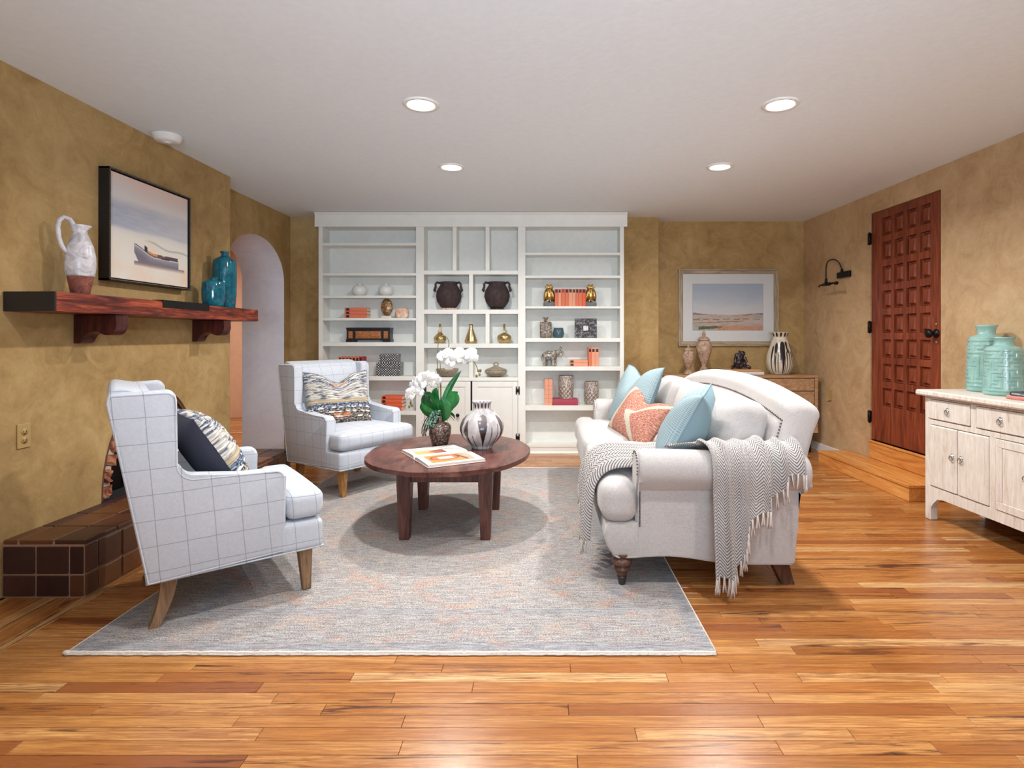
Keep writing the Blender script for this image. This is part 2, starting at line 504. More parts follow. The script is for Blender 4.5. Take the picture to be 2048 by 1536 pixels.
def tile_box(x0, x1, y0, y1, z0, z1, t):
    m_ = MB(); m_.box(x0, x1, y0, y1, z0, z1, .003, 1); lp(m_.build('tile', M['tile'], tone=(t, 0, 0, 1)), hearth)
g = .005
# near end face: 3 columns x 2 rows
xs = [-2.456, -2.325, -2.17, -2.076]; zs = [0.004, .106, .238]
xs = [-2.452, -2.300, -2.148, -2.080]
for i in range(3):
    for j in range(2):
        tile_box(xs[i]+g, xs[i+1]-g, HY0-.002, HY0+.02, zs[j]+g, zs[j+1]-g, rng.uniform(.0, .28) if not (i == 2 and j == 0) else .45)
# long front face
ys = [HY0+.006]
ys.append(ys[-1]+.075)
while ys[-1] < HY1-.16: ys.append(ys[-1]+.152)
ys.append(HY1-.004)
for i in range(len(ys)-1):
    for j in range(2):
        tile_box(HX-.02, HX+.002, ys[i]+g, ys[i+1]-g, zs[j]+g, zs[j+1]-g, rng.uniform(.2, .6) + (.15 if j == 0 else 0))
# top: bullnose row along the front and tiles behind it
yt = [HY0]
while yt[-1] < HY1-.2: yt.append(yt[-1]+.203)
yt.append(HY1)
xt = [XL+.002, XL+.075, XL+.235, HX+.004]
for i in range(len(yt)-1):
    for j in range(3):
        tile_box(xt[j]+g*.8, xt[j+1]-g*.8, yt[i]+g*.8, yt[i+1]-g*.8, HZ-.02, HZ, rng.uniform(.2, .62))
for i in range(1):
    tile_box(XA+.004, XL-.004, 4.525, HY1, HZ-.02, HZ, .5)

# ---------------- fireplace: brick ring, firebox, screen
def brick_mat():
    q = NT('rough_red_brick'); v = q.coord()
    a = q.noise(v, 14, 6, .7, .8); c2 = q.noise(v, 50, 4)
    col = q.ramp(a, [(.3, rgb(96, 60, 46)), (.5, rgb(158, 98, 72)), (.7, rgb(196, 140, 108))])
    q.bump(q.math('ADD', a, q.math('MULTIPLY', c2, .4)), .8, .02); return q.out(col, .9, 0, .2)
M['brick'] = brick_mat()
M['mortar'] = plain('grey_mortar', rgb(176, 166, 156), .95, bump=.6, bscale=40)
M['soot_and_shade'] = plain('soot_and_shade_black', rgb(20, 18, 19), .9)
M['chip'] = plain('dark_cut_plaster', rgb(92, 60, 42), .95, bump=.4)
fire = thing('fireplace', 'arched brick fireplace opening in the ochre chimney wall', 'fireplace', (-2.6, FC, HZ))
def ring(mb, x0, x1, g0, g1, n=30):
    a, c_ = fire_arc(n, g0), fire_arc(n, g1)
    for i in range(n):
        q = [a[i], a[i+1], c_[i+1], c_[i]]
        mb.prism(q, x0, x1, 'yz')
b = MB(); b.prism([(FC-FW-.2, HZ-.02), (FC+FW+.2, HZ-.02), (FC+FW+.2, 1.05), (FC-FW-.2, 1.05)], -2.80, -2.78, 'yz')
lp(b.build('firebox_back', M['soot_and_shade']), fire)
b = MB(); b.box(-2.8, -2.47, FC-FW, FC+FW, HZ-.03, HZ-.005); lp(b.build('firebox_floor', M['soot_and_shade']), fire)
b = MB(); ring(b, XL-.012, XL-.006, -.022, .004); lp(b.build('cut_plaster_rim', M['chip']), fire)
b = MB(); ring(b, XL-.30, XL-.034, -.105, -.004); lp(b.build('mortar_lining', M['mortar']), fire)
arcp = fire_arc(400, -.058); acc = 0; last = arcp[0]; marks = []; r2 = random.Random(4)
nxt = 0
for p_ in arcp[1:]:
    acc += math.hypot(p_[0]-last[0], p_[1]-last[1]); last = p_
    if acc >= nxt: marks.append(p_); nxt += .088
for k in range(len(marks)-1):
    p_, q_ = marks[k], marks[k+1]
    d = Vector((q_[0]-p_[0], q_[1]-p_[1])); L = d.length; ang = math.atan2(d.y, d.x)
    m_ = MB(); m_.soft(0, 0, 0, .26, L*.78, .122+r2.uniform(-.018, .012), .012, n=3)
    for v_ in m_.bm.verts: v_.co += Vector([r2.uniform(-.007, .007) for _ in range(3)])
    mid = ((p_[0]+q_[0])/2, (p_[1]+q_[1])/2)
    for v_ in m_.bm.verts: v_.co = T(XL-.148+r2.uniform(-.010, .008), mid[0], mid[1]) @ RX(ang) @ v_.co
    lp(m_.build('brick', M['brick'], smooth=False), fire)
b = MB(); b.box(-2.60, -2.585, FC-.31, FC+.31, HZ, HZ+.40, .004)
for k in range(7): b.box(-2.585, -2.575, FC-.30+k*.095, FC-.288+k*.095, HZ+.02, HZ+.38)
lp(b.build('fire_screen', M['black_metal']), fire)

# ---------------- door, riser, step
M['door_wood'] = wood('red_mahogany', rgb(84, 34, 20), rgb(122, 56, 34), rgb(150, 76, 48), 'z', .38, .9, spec=.45)
M['step_wood'] = wood('golden_oak_step', rgb(180, 112, 52), rgb(208, 140, 72), rgb(226, 166, 96), 'y', .3, .7)
door = bpy.data.objects.new('door_1', None); COL.objects.link(door)
door.location = MR @ Vector((.0, DY0, DZ0)); door.rotation_euler = (0, 0, AR)
tag(door, 'red-brown wooden door with a grid of small raised square panels', 'door', kind='structure')
W, H = DY1-DY0, DZ1-DZ0
# local: x out of wall (+ = into wall), y from latch side (near camera) to hinge side, z up
c0 = [.125, .125+.1555, .125+2*.1555, .125+3*.1555]    # column starts
cw, rh = .125, .190
r0 = [.315+k*.2075 for k in range(8)]
cw = .115; rh = .152
xs0, xs1 = .012, .05
fr = MB()
xe = [0.004]
for c_ in c0: xe += [c_, c_+cw]
xe.append(W-.004)
ze = [0.004]
for z_ in r0: ze += [z_, z_+rh]
ze.append(H-.004)
for i in range(0, len(xe)-1, 2): fr.box(xs0, xs1, xe[i], xe[i+1], 0.004, H-.004)
for j in range(0, len(ze)-1, 2):
    for i in range(1, len(xe)-2, 2): fr.box(xs0, xs1, xe[i], xe[i+1], ze[j], ze[j+1])
fr.box(.046, .055, .01, W-.01, .01, H-.01)
fr.build('frame', M['door_wood'], door)
pn = MB()
a, b_ = cw/2, rh/2
v0 = [(.044, -a, -b_), (.044, a, -b_), (.044, a, b_), (.044, -a, b_)]
e1, e2 = .012, .030
v1 = [(.030, -a+.004, -b_+.004), (.030, a-.004, -b_+.004), (.030, a-.004, b_-.004), (.030, -a+.004, b_-.004)]
v2 = [(.034, -a+e1, -b_+e1), (.034, a-e1, -b_+e1), (.034, a-e1, b_-e1), (.034, -a+e1, b_-e1)]
v3 = [(.016, -a+e2, -b_+e2), (.016, a-e2, -b_+e2), (.016, a-e2, b_-e2), (.016, -a+e2, b_-e2)]
vs = v0+v1+v2+v3
fs = []
for s_ in (0, 4, 8):
    for i in range(4): fs.append((s_+i, s_+4+i, s_+4+(i+1) % 4, s_+(i+1) % 4))
fs.append((12, 15, 14, 13)); fs.append((0, 1, 2, 3))
pn.raw(vs, fs)
bmesh.ops.recalc_face_normals(pn.bm, faces=pn.bm.faces)
p0 = pn.build('panel', M['door_wood'], door)
p0.location = (0, c0[0]+a, r0[0]+b_)
for j in range(8):
    for i in range(4):
        if i == 0 and j == 0: continue
        p_ = p0.copy(); COL.objects.link(p_); p_.parent = door; p_.location = (0, c0[i]+a, r0[j]+b_)
for hz in (.20, .99, 1.77):
    m_ = MB(); m_.box(-.006, .014, W-.002, W+.028, hz-.05, hz+.05, .002); m_.tube([(-.008, W-.004, hz-.055), (-.008, W-.004, hz+.055)], .008)
    tag(m_.build('hinge', M['black_metal'], door), 'black iron hinge')
kb = MB()
kb.lathe([(.032, 0), (.034, .006), (.022, .012), (.012, .02), (.012, .035), (.02, .04), (.031, .05), (.034, .062), (.028, .074), (.012, .08), (0.0001, .081)], 24, T(.012, .062, .93) @ RY(-PI/2))
tag(kb.build('knob', M['black_metal'], door), 'round black door knob')
kb = MB(); kb.lathe([(.008, 0), (.008, .004), (.0001, .004)], 12, T(.012, .062, 1.0) @ RY(-PI/2)); kb.lathe([(.010, 0), (.010, .004), (.0001, .004)], 12, T(.012, .062, .865) @ RY(-PI/2))
tag(kb.build('lock_escutcheon', M['tan_plastic'], door), 'small brass keyhole plate')
# dark rebate jamb
b = MB(); b.box(.055, .15, DY0-.0, DY1, .28, DZ1, M=MR); struct(b.build('trim_1', M['door_wood']), 'dark wood lining behind the door')
# riser under the door
b = MB(); b.box(-.012, .06, DY0+.004, DY1-.004, .12, DZ0-.001, .003, M=MR)
b.box(-.02, .06, DY0+.002, DY1-.002, DZ0-.02, DZ0-.001, .003, M=MR)
struct(b.build('trim_2', M['step_wood']), 'golden oak riser under the panelled door')
# step: planks on top, front and ends
step = thing('wooden_step', 'low golden oak step in front of the red panelled door', 'step', MR @ Vector((-.12, 4.7, 0)), AR)
SX0, SY0, SY1, SZ = -.30+.12, 4.14-4.7, 5.40-4.7, .118
b = MB(); b.box(SX0+.012, .115, SY0+.012, SY1-.012, 0, SZ-.02); b.build('carcass', M['step_wood'], step)
b = MB(); b.box(SX0+.001, SX0+.02, SY0, SY1, 0.001, SZ-.019, .002); b.build('front_board', M['step_wood'], step)
b = MB(); b.box(SX0+.02, .115, SY0, SY0+.019, 0.001, SZ-.019, .002); b.build('end_board', M['step_wood'], step)
n_ = 5
for i in range(n_):
    x0 = SX0-.006+(.121-SX0)*i/n_; x1 = SX0-.006+(.121-SX0)*(i+1)/n_
    m_ = MB(); m_.box(x0+.0006, x1-.0006, SY0-.006, SY1, SZ-.019, SZ, .0015, 1); o = m_.build('tread_board', M['step_wood'], step)
# ============================================================ BUILT-IN BOOKCASE
YF = 5.82; K = YF/FPX
def bX(px): return (px-1085)*K
def bZ(py): return EYE-(py-672)*K
YK = 6.02
bc = thing('bookcase', 'tall white built-in bookcase covering the back wall', 'bookcase', (bX(942), 5.93, 0))
def bpart(name, x0, x1, z0, z1, y0=YF, y1=YK, bev=.0015, mat=None, label=None, parent=None):
    m_ = MB(); m_.box(x0, x1, y0, y1, z0, z1, bev, 1); o = lp(m_.build(name, mat or M['white_paint']), bc)
    if label: o['label'] = label
    return o
bpart('back_panel', bX(640), bX(1246), .05, 2.35, YK, YK+.018, 0, M['back_paint'])
ztop = bZ(454)
# stiles
for a, c_ in ((637, 645), (832, 848), (1036, 1051), (1240, 1248)):
    bpart('stile', bX(a), bX(c_), 0, ztop+.01)
bpart('frieze', bX(636), bX(1249), ztop, CEIL-.005, YF-.006, YK)
m_ = MB()
m_.prism([(YF-.006, ztop), (YF-.022, ztop), (YF-.022, CEIL-.03), (YF-.045, CEIL-.004), (YF-.006, CEIL-.004)], bX(631), bX(1254), 'yz'); lp(m_.build('crown', M['white_paint']), bc)
LS = [(485.5, 491), (546, 551), (591, 596), (636, 641), (684.5, 692.5), (752.5, 761), (822, 830)]
for a, c_ in LS: bpart('shelf', bX(645), bX(832), bZ(c_), bZ(a))
RS = [(505, 510), (551, 556), (612.5, 617), (676, 684), (733, 741.5), (811, 821)]
for a, c_ in RS: bpart('shelf', bX(1051), bX(1240), bZ(c_), bZ(a))
CS = [(541, 549), (619, 628), (687, 696), (755, 762)]
for a, c_ in CS: bpart('shelf', bX(848), bX(1036), bZ(c_), bZ(a), YF+.001)
def dv(px0, px1, y0, y1): bpart('divider', bX(px0), bX(px1), bZ(y1), bZ(y0), YF+.002)
for a in (905, 971): dv(a, a+8, 454, 541)
dv(938, 946, 549, 619)
for a in (905, 971): dv(a, a+8, 628, 687)
dv(938, 946, 696, 755)
# bottom boxes and plinth
bpart('bottom_shelf', bX(645), bX(832), .06, bZ(884)); bpart('bottom_shelf', bX(1051), bX(1240), .06, bZ(890))
bpart('plinth', bX(637), bX(1248), 0, .06, YF+.004)
m_ = MB(); m_.prism([(YF+.004, 0), (YF-.010, 0), (YF-.010, .008), (YF+.004, .02)], bX(637), bX(1248), 'yz'); lp(m_.build('shoe_moulding', M['white_paint']), bc)
# two doors
zd0, zd1 = bZ(893), bZ(763)
for k, (a, c_) in enumerate(((849, 941), (944.5, 1035.5))):
    x0, x1 = bX(a), bX(c_)
    m_ = MB()
    s_ = .055
    m_.box(x0, x0+s_, YF-.002, YF+.018, zd0, zd1, .0015, 1); m_.box(x1-s_, x1, YF-.002, YF+.018, zd0, zd1, .0015, 1)
    m_.box(x0+s_, x1-s_, YF-.002, YF+.018, zd1-s_, zd1, .0015, 1); m_.box(x0+s_, x1-s_, YF-.002, YF+.018, zd0, zd0+s_, .0015, 1)
    m_.box(x0+s_-.002, x1-s_+.002, YF+.006, YF+.014, zd0+s_-.002, zd1-s_+.002)
    d = lp(m_.build('cabinet_door', M['white_paint']), bc)
    hx = x0 if k == 0 else x1; sg = 1 if k == 0 else -1
    for hz in (bZ(781), bZ(875)):
        h = MB()
        for q in (-1, 1):
            h.tube([(hx+q*.014-.001*sg, YF-.006, hz-.042), (hx+q*.014-.001*sg, YF-.006, hz+.042)], lambda t: .0045+.004*abs(math.sin(t*PI*3)), 8)
            h.box(hx+q*.014-.006, hx+q*.014+.006, YF-.008, YF-.002, hz-.03, hz+.03)
        h.box(hx-.016, hx+.016, YF-.009, YF-.003, hz-.010, hz+.010)
        h.tube([(hx, YF-.011, hz-.018), (hx, YF-.011, hz+.018)], .006, 8)
        o = h.build('hinge', M['black_metal'], d); o['label'] = 'black iron H hinge'
    if k == 0:
        h = MB(); h.lathe([(.006, 0), (.006, .014), (.017, .018), (.019, .026), (.012, .034), (.0001, .036)], 16, T(bX(916), YF-.002, bZ(830)) @ RX(PI/2))
        o = h.build('knob', M['black_metal'], d); o['label'] = 'round black knob'
b = MB(); b.box(bX(848), bX(1036), YF+.03, YF+.035, zd0, zd1); o = lp(b.build('door_shadow_board', M['soot_and_shade']), bc); o.name = 'door_gap_shade'  # black board standing in for the shade behind the door gap

# ============================================================ SHELF OBJECTS
M['coral'] = plain('coral_book_cloth', rgb(214, 118, 86), .75, bump=.2, bscale=150, var=.08)
M['coral2'] = plain('pale_coral_book_cloth', rgb(226, 158, 128), .75, bump=.2, bscale=150, var=.08)
M['coral3'] = plain('orange_book_cloth', rgb(222, 100, 62), .75, bump=.2, bscale=150, var=.08)
M['redcloth'] = plain('red_book_cloth', rgb(178, 50, 52), .75, bump=.2, bscale=150, var=.08)
M['magenta'] = plain('crimson_book_cloth', rgb(168, 66, 84), .75, bump=.2, bscale=150, var=.08)
M['spine_label'] = plain('dark_spine_label', rgb(44, 26, 34), .5, bscale=300, var=.3)
M['paper'] = plain('page_edges', rgb(226, 206, 180), .8, bscale=200, var=.08)
M['gilt'] = plain('gilt_line', rgb(190, 150, 90), .4, .6)
ORD = ['first', 'second', 'third', 'fourth', 'fifth', 'sixth', 'seventh', 'eighth', 'ninth', 'tenth', 'eleventh']
def book(label, w_, h_, d_, loc, rotz=0, lay=False, cloth='coral', lab=True, group=None, spine='front', labz=.82, bands=False, labmat=None):
    """upright book: spine faces -Y, thickness w_ in X, height h_ in Z, depth d_ in Y; lay: spine still faces -Y, height runs along X"""
    t = thing('book', label, 'book', loc, rotz, group)
    Mx = T() if not lay else (T(-h_/2, 0, w_/2) @ RY(PI/2))   # z(height) -> x
    c = MB(); th = .003
    c.box(-w_/2, -w_/2+th, 0, d_, 0, h_, .001, 1, M=Mx); c.box(w_/2-th, w_/2, 0, d_, 0, h_, .001, 1, M=Mx)
    # rounded spine
    n = 8; ring_ = []
    c.prism([(-w_/2, .004)]+[(-w_/2*cos(PI*i/n), .004-.006*sin(PI*i/n)) for i in range(n+1)]+[(w_/2, .004)], 0, h_, 'xy', M=Mx)
    c.build('cover', M[cloth], t)
    p = MB(); p.box(-w_/2+th, w_/2-th, .004, d_-.006, .004, h_-.004, M=Mx); p.build('pages', M['paper'], t)
    if lab:
        l = MB(); z0, z1 = h_*labz-.016, h_*labz+.016
        l.prism([(-w_/2*.86*cos(PI*i/n), .0036-.0066*sin(PI*i/n)) for i in range(n+1)], z0, z1, 'xy', M=Mx)
        l.build('spine_label', M[labmat or 'spine_label'], t)
    if bands:
        l = MB()
        for q in (.12, .25, .42, .6, .74): l.prism([(-w_/2*.9*cos(PI*i/n), .0036-.0064*sin(PI*i/n)) for i in range(n+1)], h_*q, h_*q+.002, 'xy', M=Mx)
        l.build('spine_bands', M['magenta'], t)
    return t
YO = 5.87; KO = YO/FPX
def oX(px, Y=YO): return (px-1085)*Y/FPX
LZ = {i: bZ(a) for i, (a, c_) in enumerate(LS)}; RZs = {i: bZ(a) for i, (a, c_) in enumerate(RS)}; CZ = {i: bZ(a) for i, (a, c_) in enumerate(CS)}
Y0 = 5.845
kk = Y0/FPX
def sX(px): return (px-1085)*kk
e = .0006
# nine coral books between owls
edges = [(1109.5, 1116.5), (1116.5, 1122.2), (1122.2, 1130.4), (1130.4, 1137.4), (1137.4, 1144.6), (1144.6, 1151.2), (1151.2, 1157.4), (1157.4, 1164.2), (1164.2, 1171.8)]
hs = [.176, .176, .178, .177, .179, .177, .177, .176, .176]
cl = ['coral', 'coral2', 'coral', 'coral', 'coral2', 'coral2', 'coral', 'coral', 'coral3']
for i, (a, c_) in enumerate(edges):
    lbl = f'{ORD[i]} upright coral book counting from the left owl bookend, dark spine label'
    if i == 2: lbl = 'third upright coral book from the left owl bookend, with a red spine label'
    if i == 8: lbl = 'orange upright book touching the right owl bookend, dark spine label'
    book(lbl, (c_-a)*kk-.0008, hs[i], .12, (sX((a+c_)/2), Y0, RZs[2]+e), cloth=cl[i], group='coral books between the owl bookends', labz=.88, labmat='magenta' if i == 2 else None)
# lower right shelf: two lying, one on top of the other, and three upright
for i, (z, cth) in enumerate(((RZs[4]+e, 'coral2'), (RZs[4]+e+.0325, 'coral2'))):
    o = book(['bottom coral book lying flat left of three upright books', 'upper coral book lying flat left of three upright books'][i], .032, .185, .12, (sX(1157.5), Y0, z), lay=True, cloth=cth, group='coral books lying beside the elephant', labz=.13)
# squares printed along the middle of the lower pair
l = MB()
for q in (1152, 1158.5, 1164.5, 1171): l.box(sX(q)-.010, sX(q)+.010, -.0045, -.0025, .0265, .0375)
for i, (a, c_) in enumerate(((1176.8, 1183.2), (1183.2, 1190.4), (1190.4, 1198))):
    book(f'{["left", "middle", "right"][i]} one of three upright coral books beside the flat pair', (c_-a)*kk-.0008, .193, .12, (sX((a+c_)/2), Y0, RZs[4]+e), cloth=['coral', 'coral2', 'coral2'][i], group='upright coral books on the fourth shelf', labz=.84)
# lowest right shelf
for i, (a, c_) in enumerate(((1089, 1097.2), (1097.2, 1105.2))):
    book(f'{["left", "right"][i]} one of two tall pale coral books with red bands', (c_-a)*kk-.0008, .262, .14, (sX((a+c_)/2), Y0, RZs[5]+e), cloth='coral2', lab=False, bands=True, group='tall banded books')
cb = book('crimson book lying flat under the taller silver pineapple vase', .062, .254, .155, (sX(1130.8), Y0-.012, RZs[5]+e), lay=True, cloth='magenta', lab=False)
# left bookcase: three lying
for i in range(3):
    book(f'{["bottom", "middle", "top"][i]} book of the three-book coral stack beside the bronze mask', .0345, .225, .13, (sX(711.5), Y0, LZ[3]+e+i*.035), lay=True, cloth='coral', group='stack of three coral books', labz=.14)
for i in range(4):
    book(f'{["bottom", "second lowest", "second highest", "top"][i]} book of the four-book orange stack behind the armchair', .0365, .212+.004*(i % 2), .13, (sX(783+(.5 if i % 2 else -.5)), Y0, LZ[6]+e+i*.0372), -.12, lay=True, cloth='coral3', group='stack of four orange books', labz=.13)
for i in range(7):
    a = 677+i*6.9
    book(f'{ORD[i]} from the left of seven red upright books behind the armchair', 6.9*kk-.0008, .197, .13, (sX(a+3.4), Y0, LZ[5]+e), cloth='redcloth' if i == 6 else 'coral', group='seven red upright books', labz=.86)
# ---------------- ceramics, metal and figures on the shelves
M['gloss_white'] = plain('white_ceramic', rgb(220, 220, 218), .28, var=.02)
M['brass'] = plain('polished_brass', rgb(226, 196, 140), .22, 1, bscale=20, var=.05)
M['old_brass'] = plain('antique_brass', rgb(190, 152, 92), .30, 1, bscale=30, var=.25)
M['dark_clay'] = plain('rough_dark_clay', rgb(64, 50, 50), .85, bump=.7, bscale=24, var=.2)
M['silver_grey'] = plain('worn_silver_metal', rgb(150, 142, 130), .42, .55, bump=.4, bscale=90, var=.2)
M['stone_grey'] = plain('grey_stone_block', rgb(108, 114, 118), .7, bump=.6, bscale=60, var=.15)
M['blue_glaze'] = plain('slate_blue_glaze', rgb(66, 92, 102), .2, var=.08)
M['bone'] = plain('pale_mount', rgb(226, 214, 200), .7)

def mottled(name, a, b, c, s=40, rough=.35, metal=0, bump=.3, pos=(.38, .5, .62)):
    q = NT(name); v = q.coord(); n1 = q.noise(v, s, 5, .75, .6)
    col = q.ramp(n1, [(pos[0], a), (pos[1], b), (pos[2], c)]); q.bump(n1, bump, .004); return q.out(col, rough, metal)
M['speckle_brown'] = mottled('speckled_brown_glaze', rgb(44, 30, 27), rgb(86, 66, 58), rgb(168, 150, 138), 80, .2, .25)
M['shell_mosaic'] = mottled('shell_mosaic', rgb(52, 40, 34), rgb(110, 92, 74), rgb(186, 170, 148), 70, .35)
M['onyx'] = mottled('banded_pink_stone', rgb(196, 140, 104), rgb(226, 190, 166), rgb(238, 220, 208), 18, .5, 0, .1)
M['mask_metal'] = mottled('bronze_mask', rgb(94, 66, 44), rgb(160, 124, 88), rgb(214, 184, 148), 22, .4, .6, .2)
M['gravel_glaze'] = mottled('grey_brown_stoneware', rgb(112, 98, 80), rgb(150, 138, 118), rgb(186, 174, 156), 90, .45, .1, .4)
M['bark_silver'] = mottled('tarnished_silver', rgb(90, 82, 74), rgb(150, 140, 130), rgb(206, 198, 186), 50, .4, .4, .4)

yc = 5.92; kc = yc/FPX
def cX(px): return (px-1085)*kc
def one(name, mb, mat, label, cat, loc, rz=0, group=None, **k):
    o = mb.build(name, mat, None, **k); o.location = loc; o.rotation_euler = (0, 0, rz)
    return tag(o, label, cat, group)
E = .0006
for px, lb in ((719, 'round white ceramic vase, the one farther from the bookcase middle'), (771.5, 'round white ceramic vase nearer the middle of the bookcase, above the bronze mask')):
    b = MB(); b.lathe([(.03, 0), (.055, .008), (.072, .035), (.077, .06), (.070, .088), (.045, .108), (.020, .114), (.019, .122), (.023, .126), (.015, .124), (.014, .11), (.0001, .11)], 32)
    one('round_vase', b, M['gloss_white'], lb, 'vase', (cX(px), yc, LZ[2]+E), group='round white vases')
# mask on mount
mk = thing('face_mask', 'oval bronze face mask on a small pale mount', 'sculpture', (cX(773.5), yc, LZ[3]+E))
b = MB(); b.box(-.055, .055, -.03, .03, 0, .022, .003); b.tube([(0, .012, .02), (0, .012, .09)], .006); b.build('mount', M['bone'], mk)
b = MB(); b.ell((0, 0, .115), (.062, .034, .088), n=20)
b.ell((0, -.034, .118), (.009, .014, .036)); b.ell((0, -.034, .062), (.015, .008, .006)); b.tube([(-.042, -.026, .148), (-.02, -.036, .15), (-.006, -.035, .138)], .005); b.tube([(.042, -.026, .148), (.02, -.036, .15), (.006, -.035, .138)], .005)
b.ell((-.024, -.030, .128), (.013, .007, .006)); b.ell((.024, -.030, .128), (.013, .007, .006))
b.build('face', M['mask_metal'], mk, remesh=.0035)
b = MB(); b.soft(0, 0, .05, .122, .075, .102, .022, (.01, 0, .006), n=8, fn=lambda v: Vector((v.x*(1-.12*max(0, (v.z-.05)/.05)), v.y, v.z)))
one('stone_block', b, M['onyx'], 'small rounded block of banded pink stone beside the mask', 'ornament', (cX(804), yc, LZ[3]+.0012))
# dark box with lattice front
bx = thing('lattice_box', 'long dark wooden box with woven cane lattice front', 'box', (cX(739.5), yc, LZ[4]+E))
M['dark_lacquer'] = plain('dark_lacquer', rgb(30, 28, 32), .35, bump=.1)
M['cane'] = plain('amber_cane', rgb(214, 140, 84), .5, var=.2)
M['cane_dark'] = plain('dark_cane_ground', rgb(92, 46, 26), .6)
b = MB(); b.box(-.222, .222, -.05, .07, .028, .135, .003); b.box(-.226, .226, -.055, .075, .13, .148, .003); b.box(-.228, -.15, -.054, .074, 0, .03, .003); b.box(.15, .228, -.054, .074, 0, .03, .003)
b.prism([(-.15, .03), (-.15, .012), (-.10, .022), (.10, .022), (.15, .012), (.15, .03)], -.052, -.046, 'xz')
b.build('box_body', M['dark_lacquer'], bx)
b = MB(); b.box(-.13, .13, -.053, -.0495, .036, .112); b.box(-.205, -.155, -.053, -.0495, .036, .112); b.box(.155, .205, -.053, -.0495, .036, .112); b.build('cane_ground', M['cane_dark'], bx)
b = MB()
for i in range(-5, 21):
    for sg in (1, -1):
        x0 = -.13+i*.013; pts = []
        za, zb = .037, .111; xa, xb = (x0, x0+.074) if sg > 0 else (x0+.074, x0)
        # clip to the panel
        def cl_(x, x_, z, z_):
            for lim in (-.13, .13):
                pass
            return None
        t0, t1 = 0, 1
        dx = xb-xa
        for lim, s_ in ((-.13, 1), (.13, -1)):
            fa, fb = (xa-lim)*s_, (xb-lim)*s_
            if fa < 0 and fb < 0: t0 = 2
            elif fa < 0: t0 = max(t0, fa/(fa-fb))
            elif fb < 0: t1 = min(t1, fa/(fa-fb))
        if t1 > t0: b.tube([(xa+dx*t0, -.0545, za+(zb-za)*t0), (xa+dx*t1, -.0545, za+(zb-za)*t1)], .0022, 4)
for sx_ in (-.18, .18):
    for q in range(7): b.box(sx_-.020, sx_+.020, -.056, -.053, .040+q*.0105, .046+q*.0105)
o = b.build('cane_lattice', M['cane'], bx)
b = MB(); b.tube([(.012*cos(a/8*PI), -.058, .124-.010*sin(a/8*PI)) for a in range(9)], .002); o = b.build('ring_pull', M['pewter'], bx)
# spotted boxes
def dots():
    q = NT('black_with_bone_dots'); v = q.coord('Object', (1, 1, 1)); x = q.xyz(v)
    # staggered dots on x/z
    sz = .025
    zz = q.math('DIVIDE', x[2], sz*.5); rowi = q.math('FLOOR', zz); par = q.math('MULTIPLY', q.math('MODULO', rowi, 2), .5)
    xy = q.math('ADD', x[0], x[1])
    fx = q.math('SUBTRACT', q.math('FRACT', q.math('ADD', q.math('ADD', q.math('DIVIDE', xy, sz), 50), par)), .5)
    fz = q.math('MULTIPLY', q.math('SUBTRACT', q.math('FRACT', zz), .5), .5)
    d = q.math('SQRT', q.math('ADD', q.math('MULTIPLY', fx, fx), q.math('MULTIPLY', fz, fz)))
    nz = q.noise(v, 60, 2)
    col = q.mix(q.ramp(d, [(.20, 1), (.24, 0)]), rgb(36, 34, 38), q.ramp(nz, [(.4, rgb(150, 150, 150)), (.6, rgb(240, 240, 238))]))
    return q.out(col, .35)
M['dots'] = dots()
for (x0, x1, z0, z1, d_, lb) in ((753, 800, 0, .136, .15, 'larger black box inlaid with white dots, underneath the smaller one'), (759, 795, .1366, .222, .12, 'smaller black box inlaid with white dots, stacked on the larger')):
    b = MB(); wd = (x1-x0)*kk; h_ = z1-z0
    b.box(-wd/2, wd/2, -.0, d_, 0, h_*.62-.001, .002); t = thing('dotted_box', lb, 'box', (sX((x0+x1)/2), 5.845, LZ[5]+E+z0), 0, 'black boxes with white dots')
    b.build('box_base', M['dots'], t); b = MB(); b.box(-wd/2-.002, wd/2+.002, -.002, d_+.002, h_*.62, h_, .002); b.build('lid', M['dots'], t)

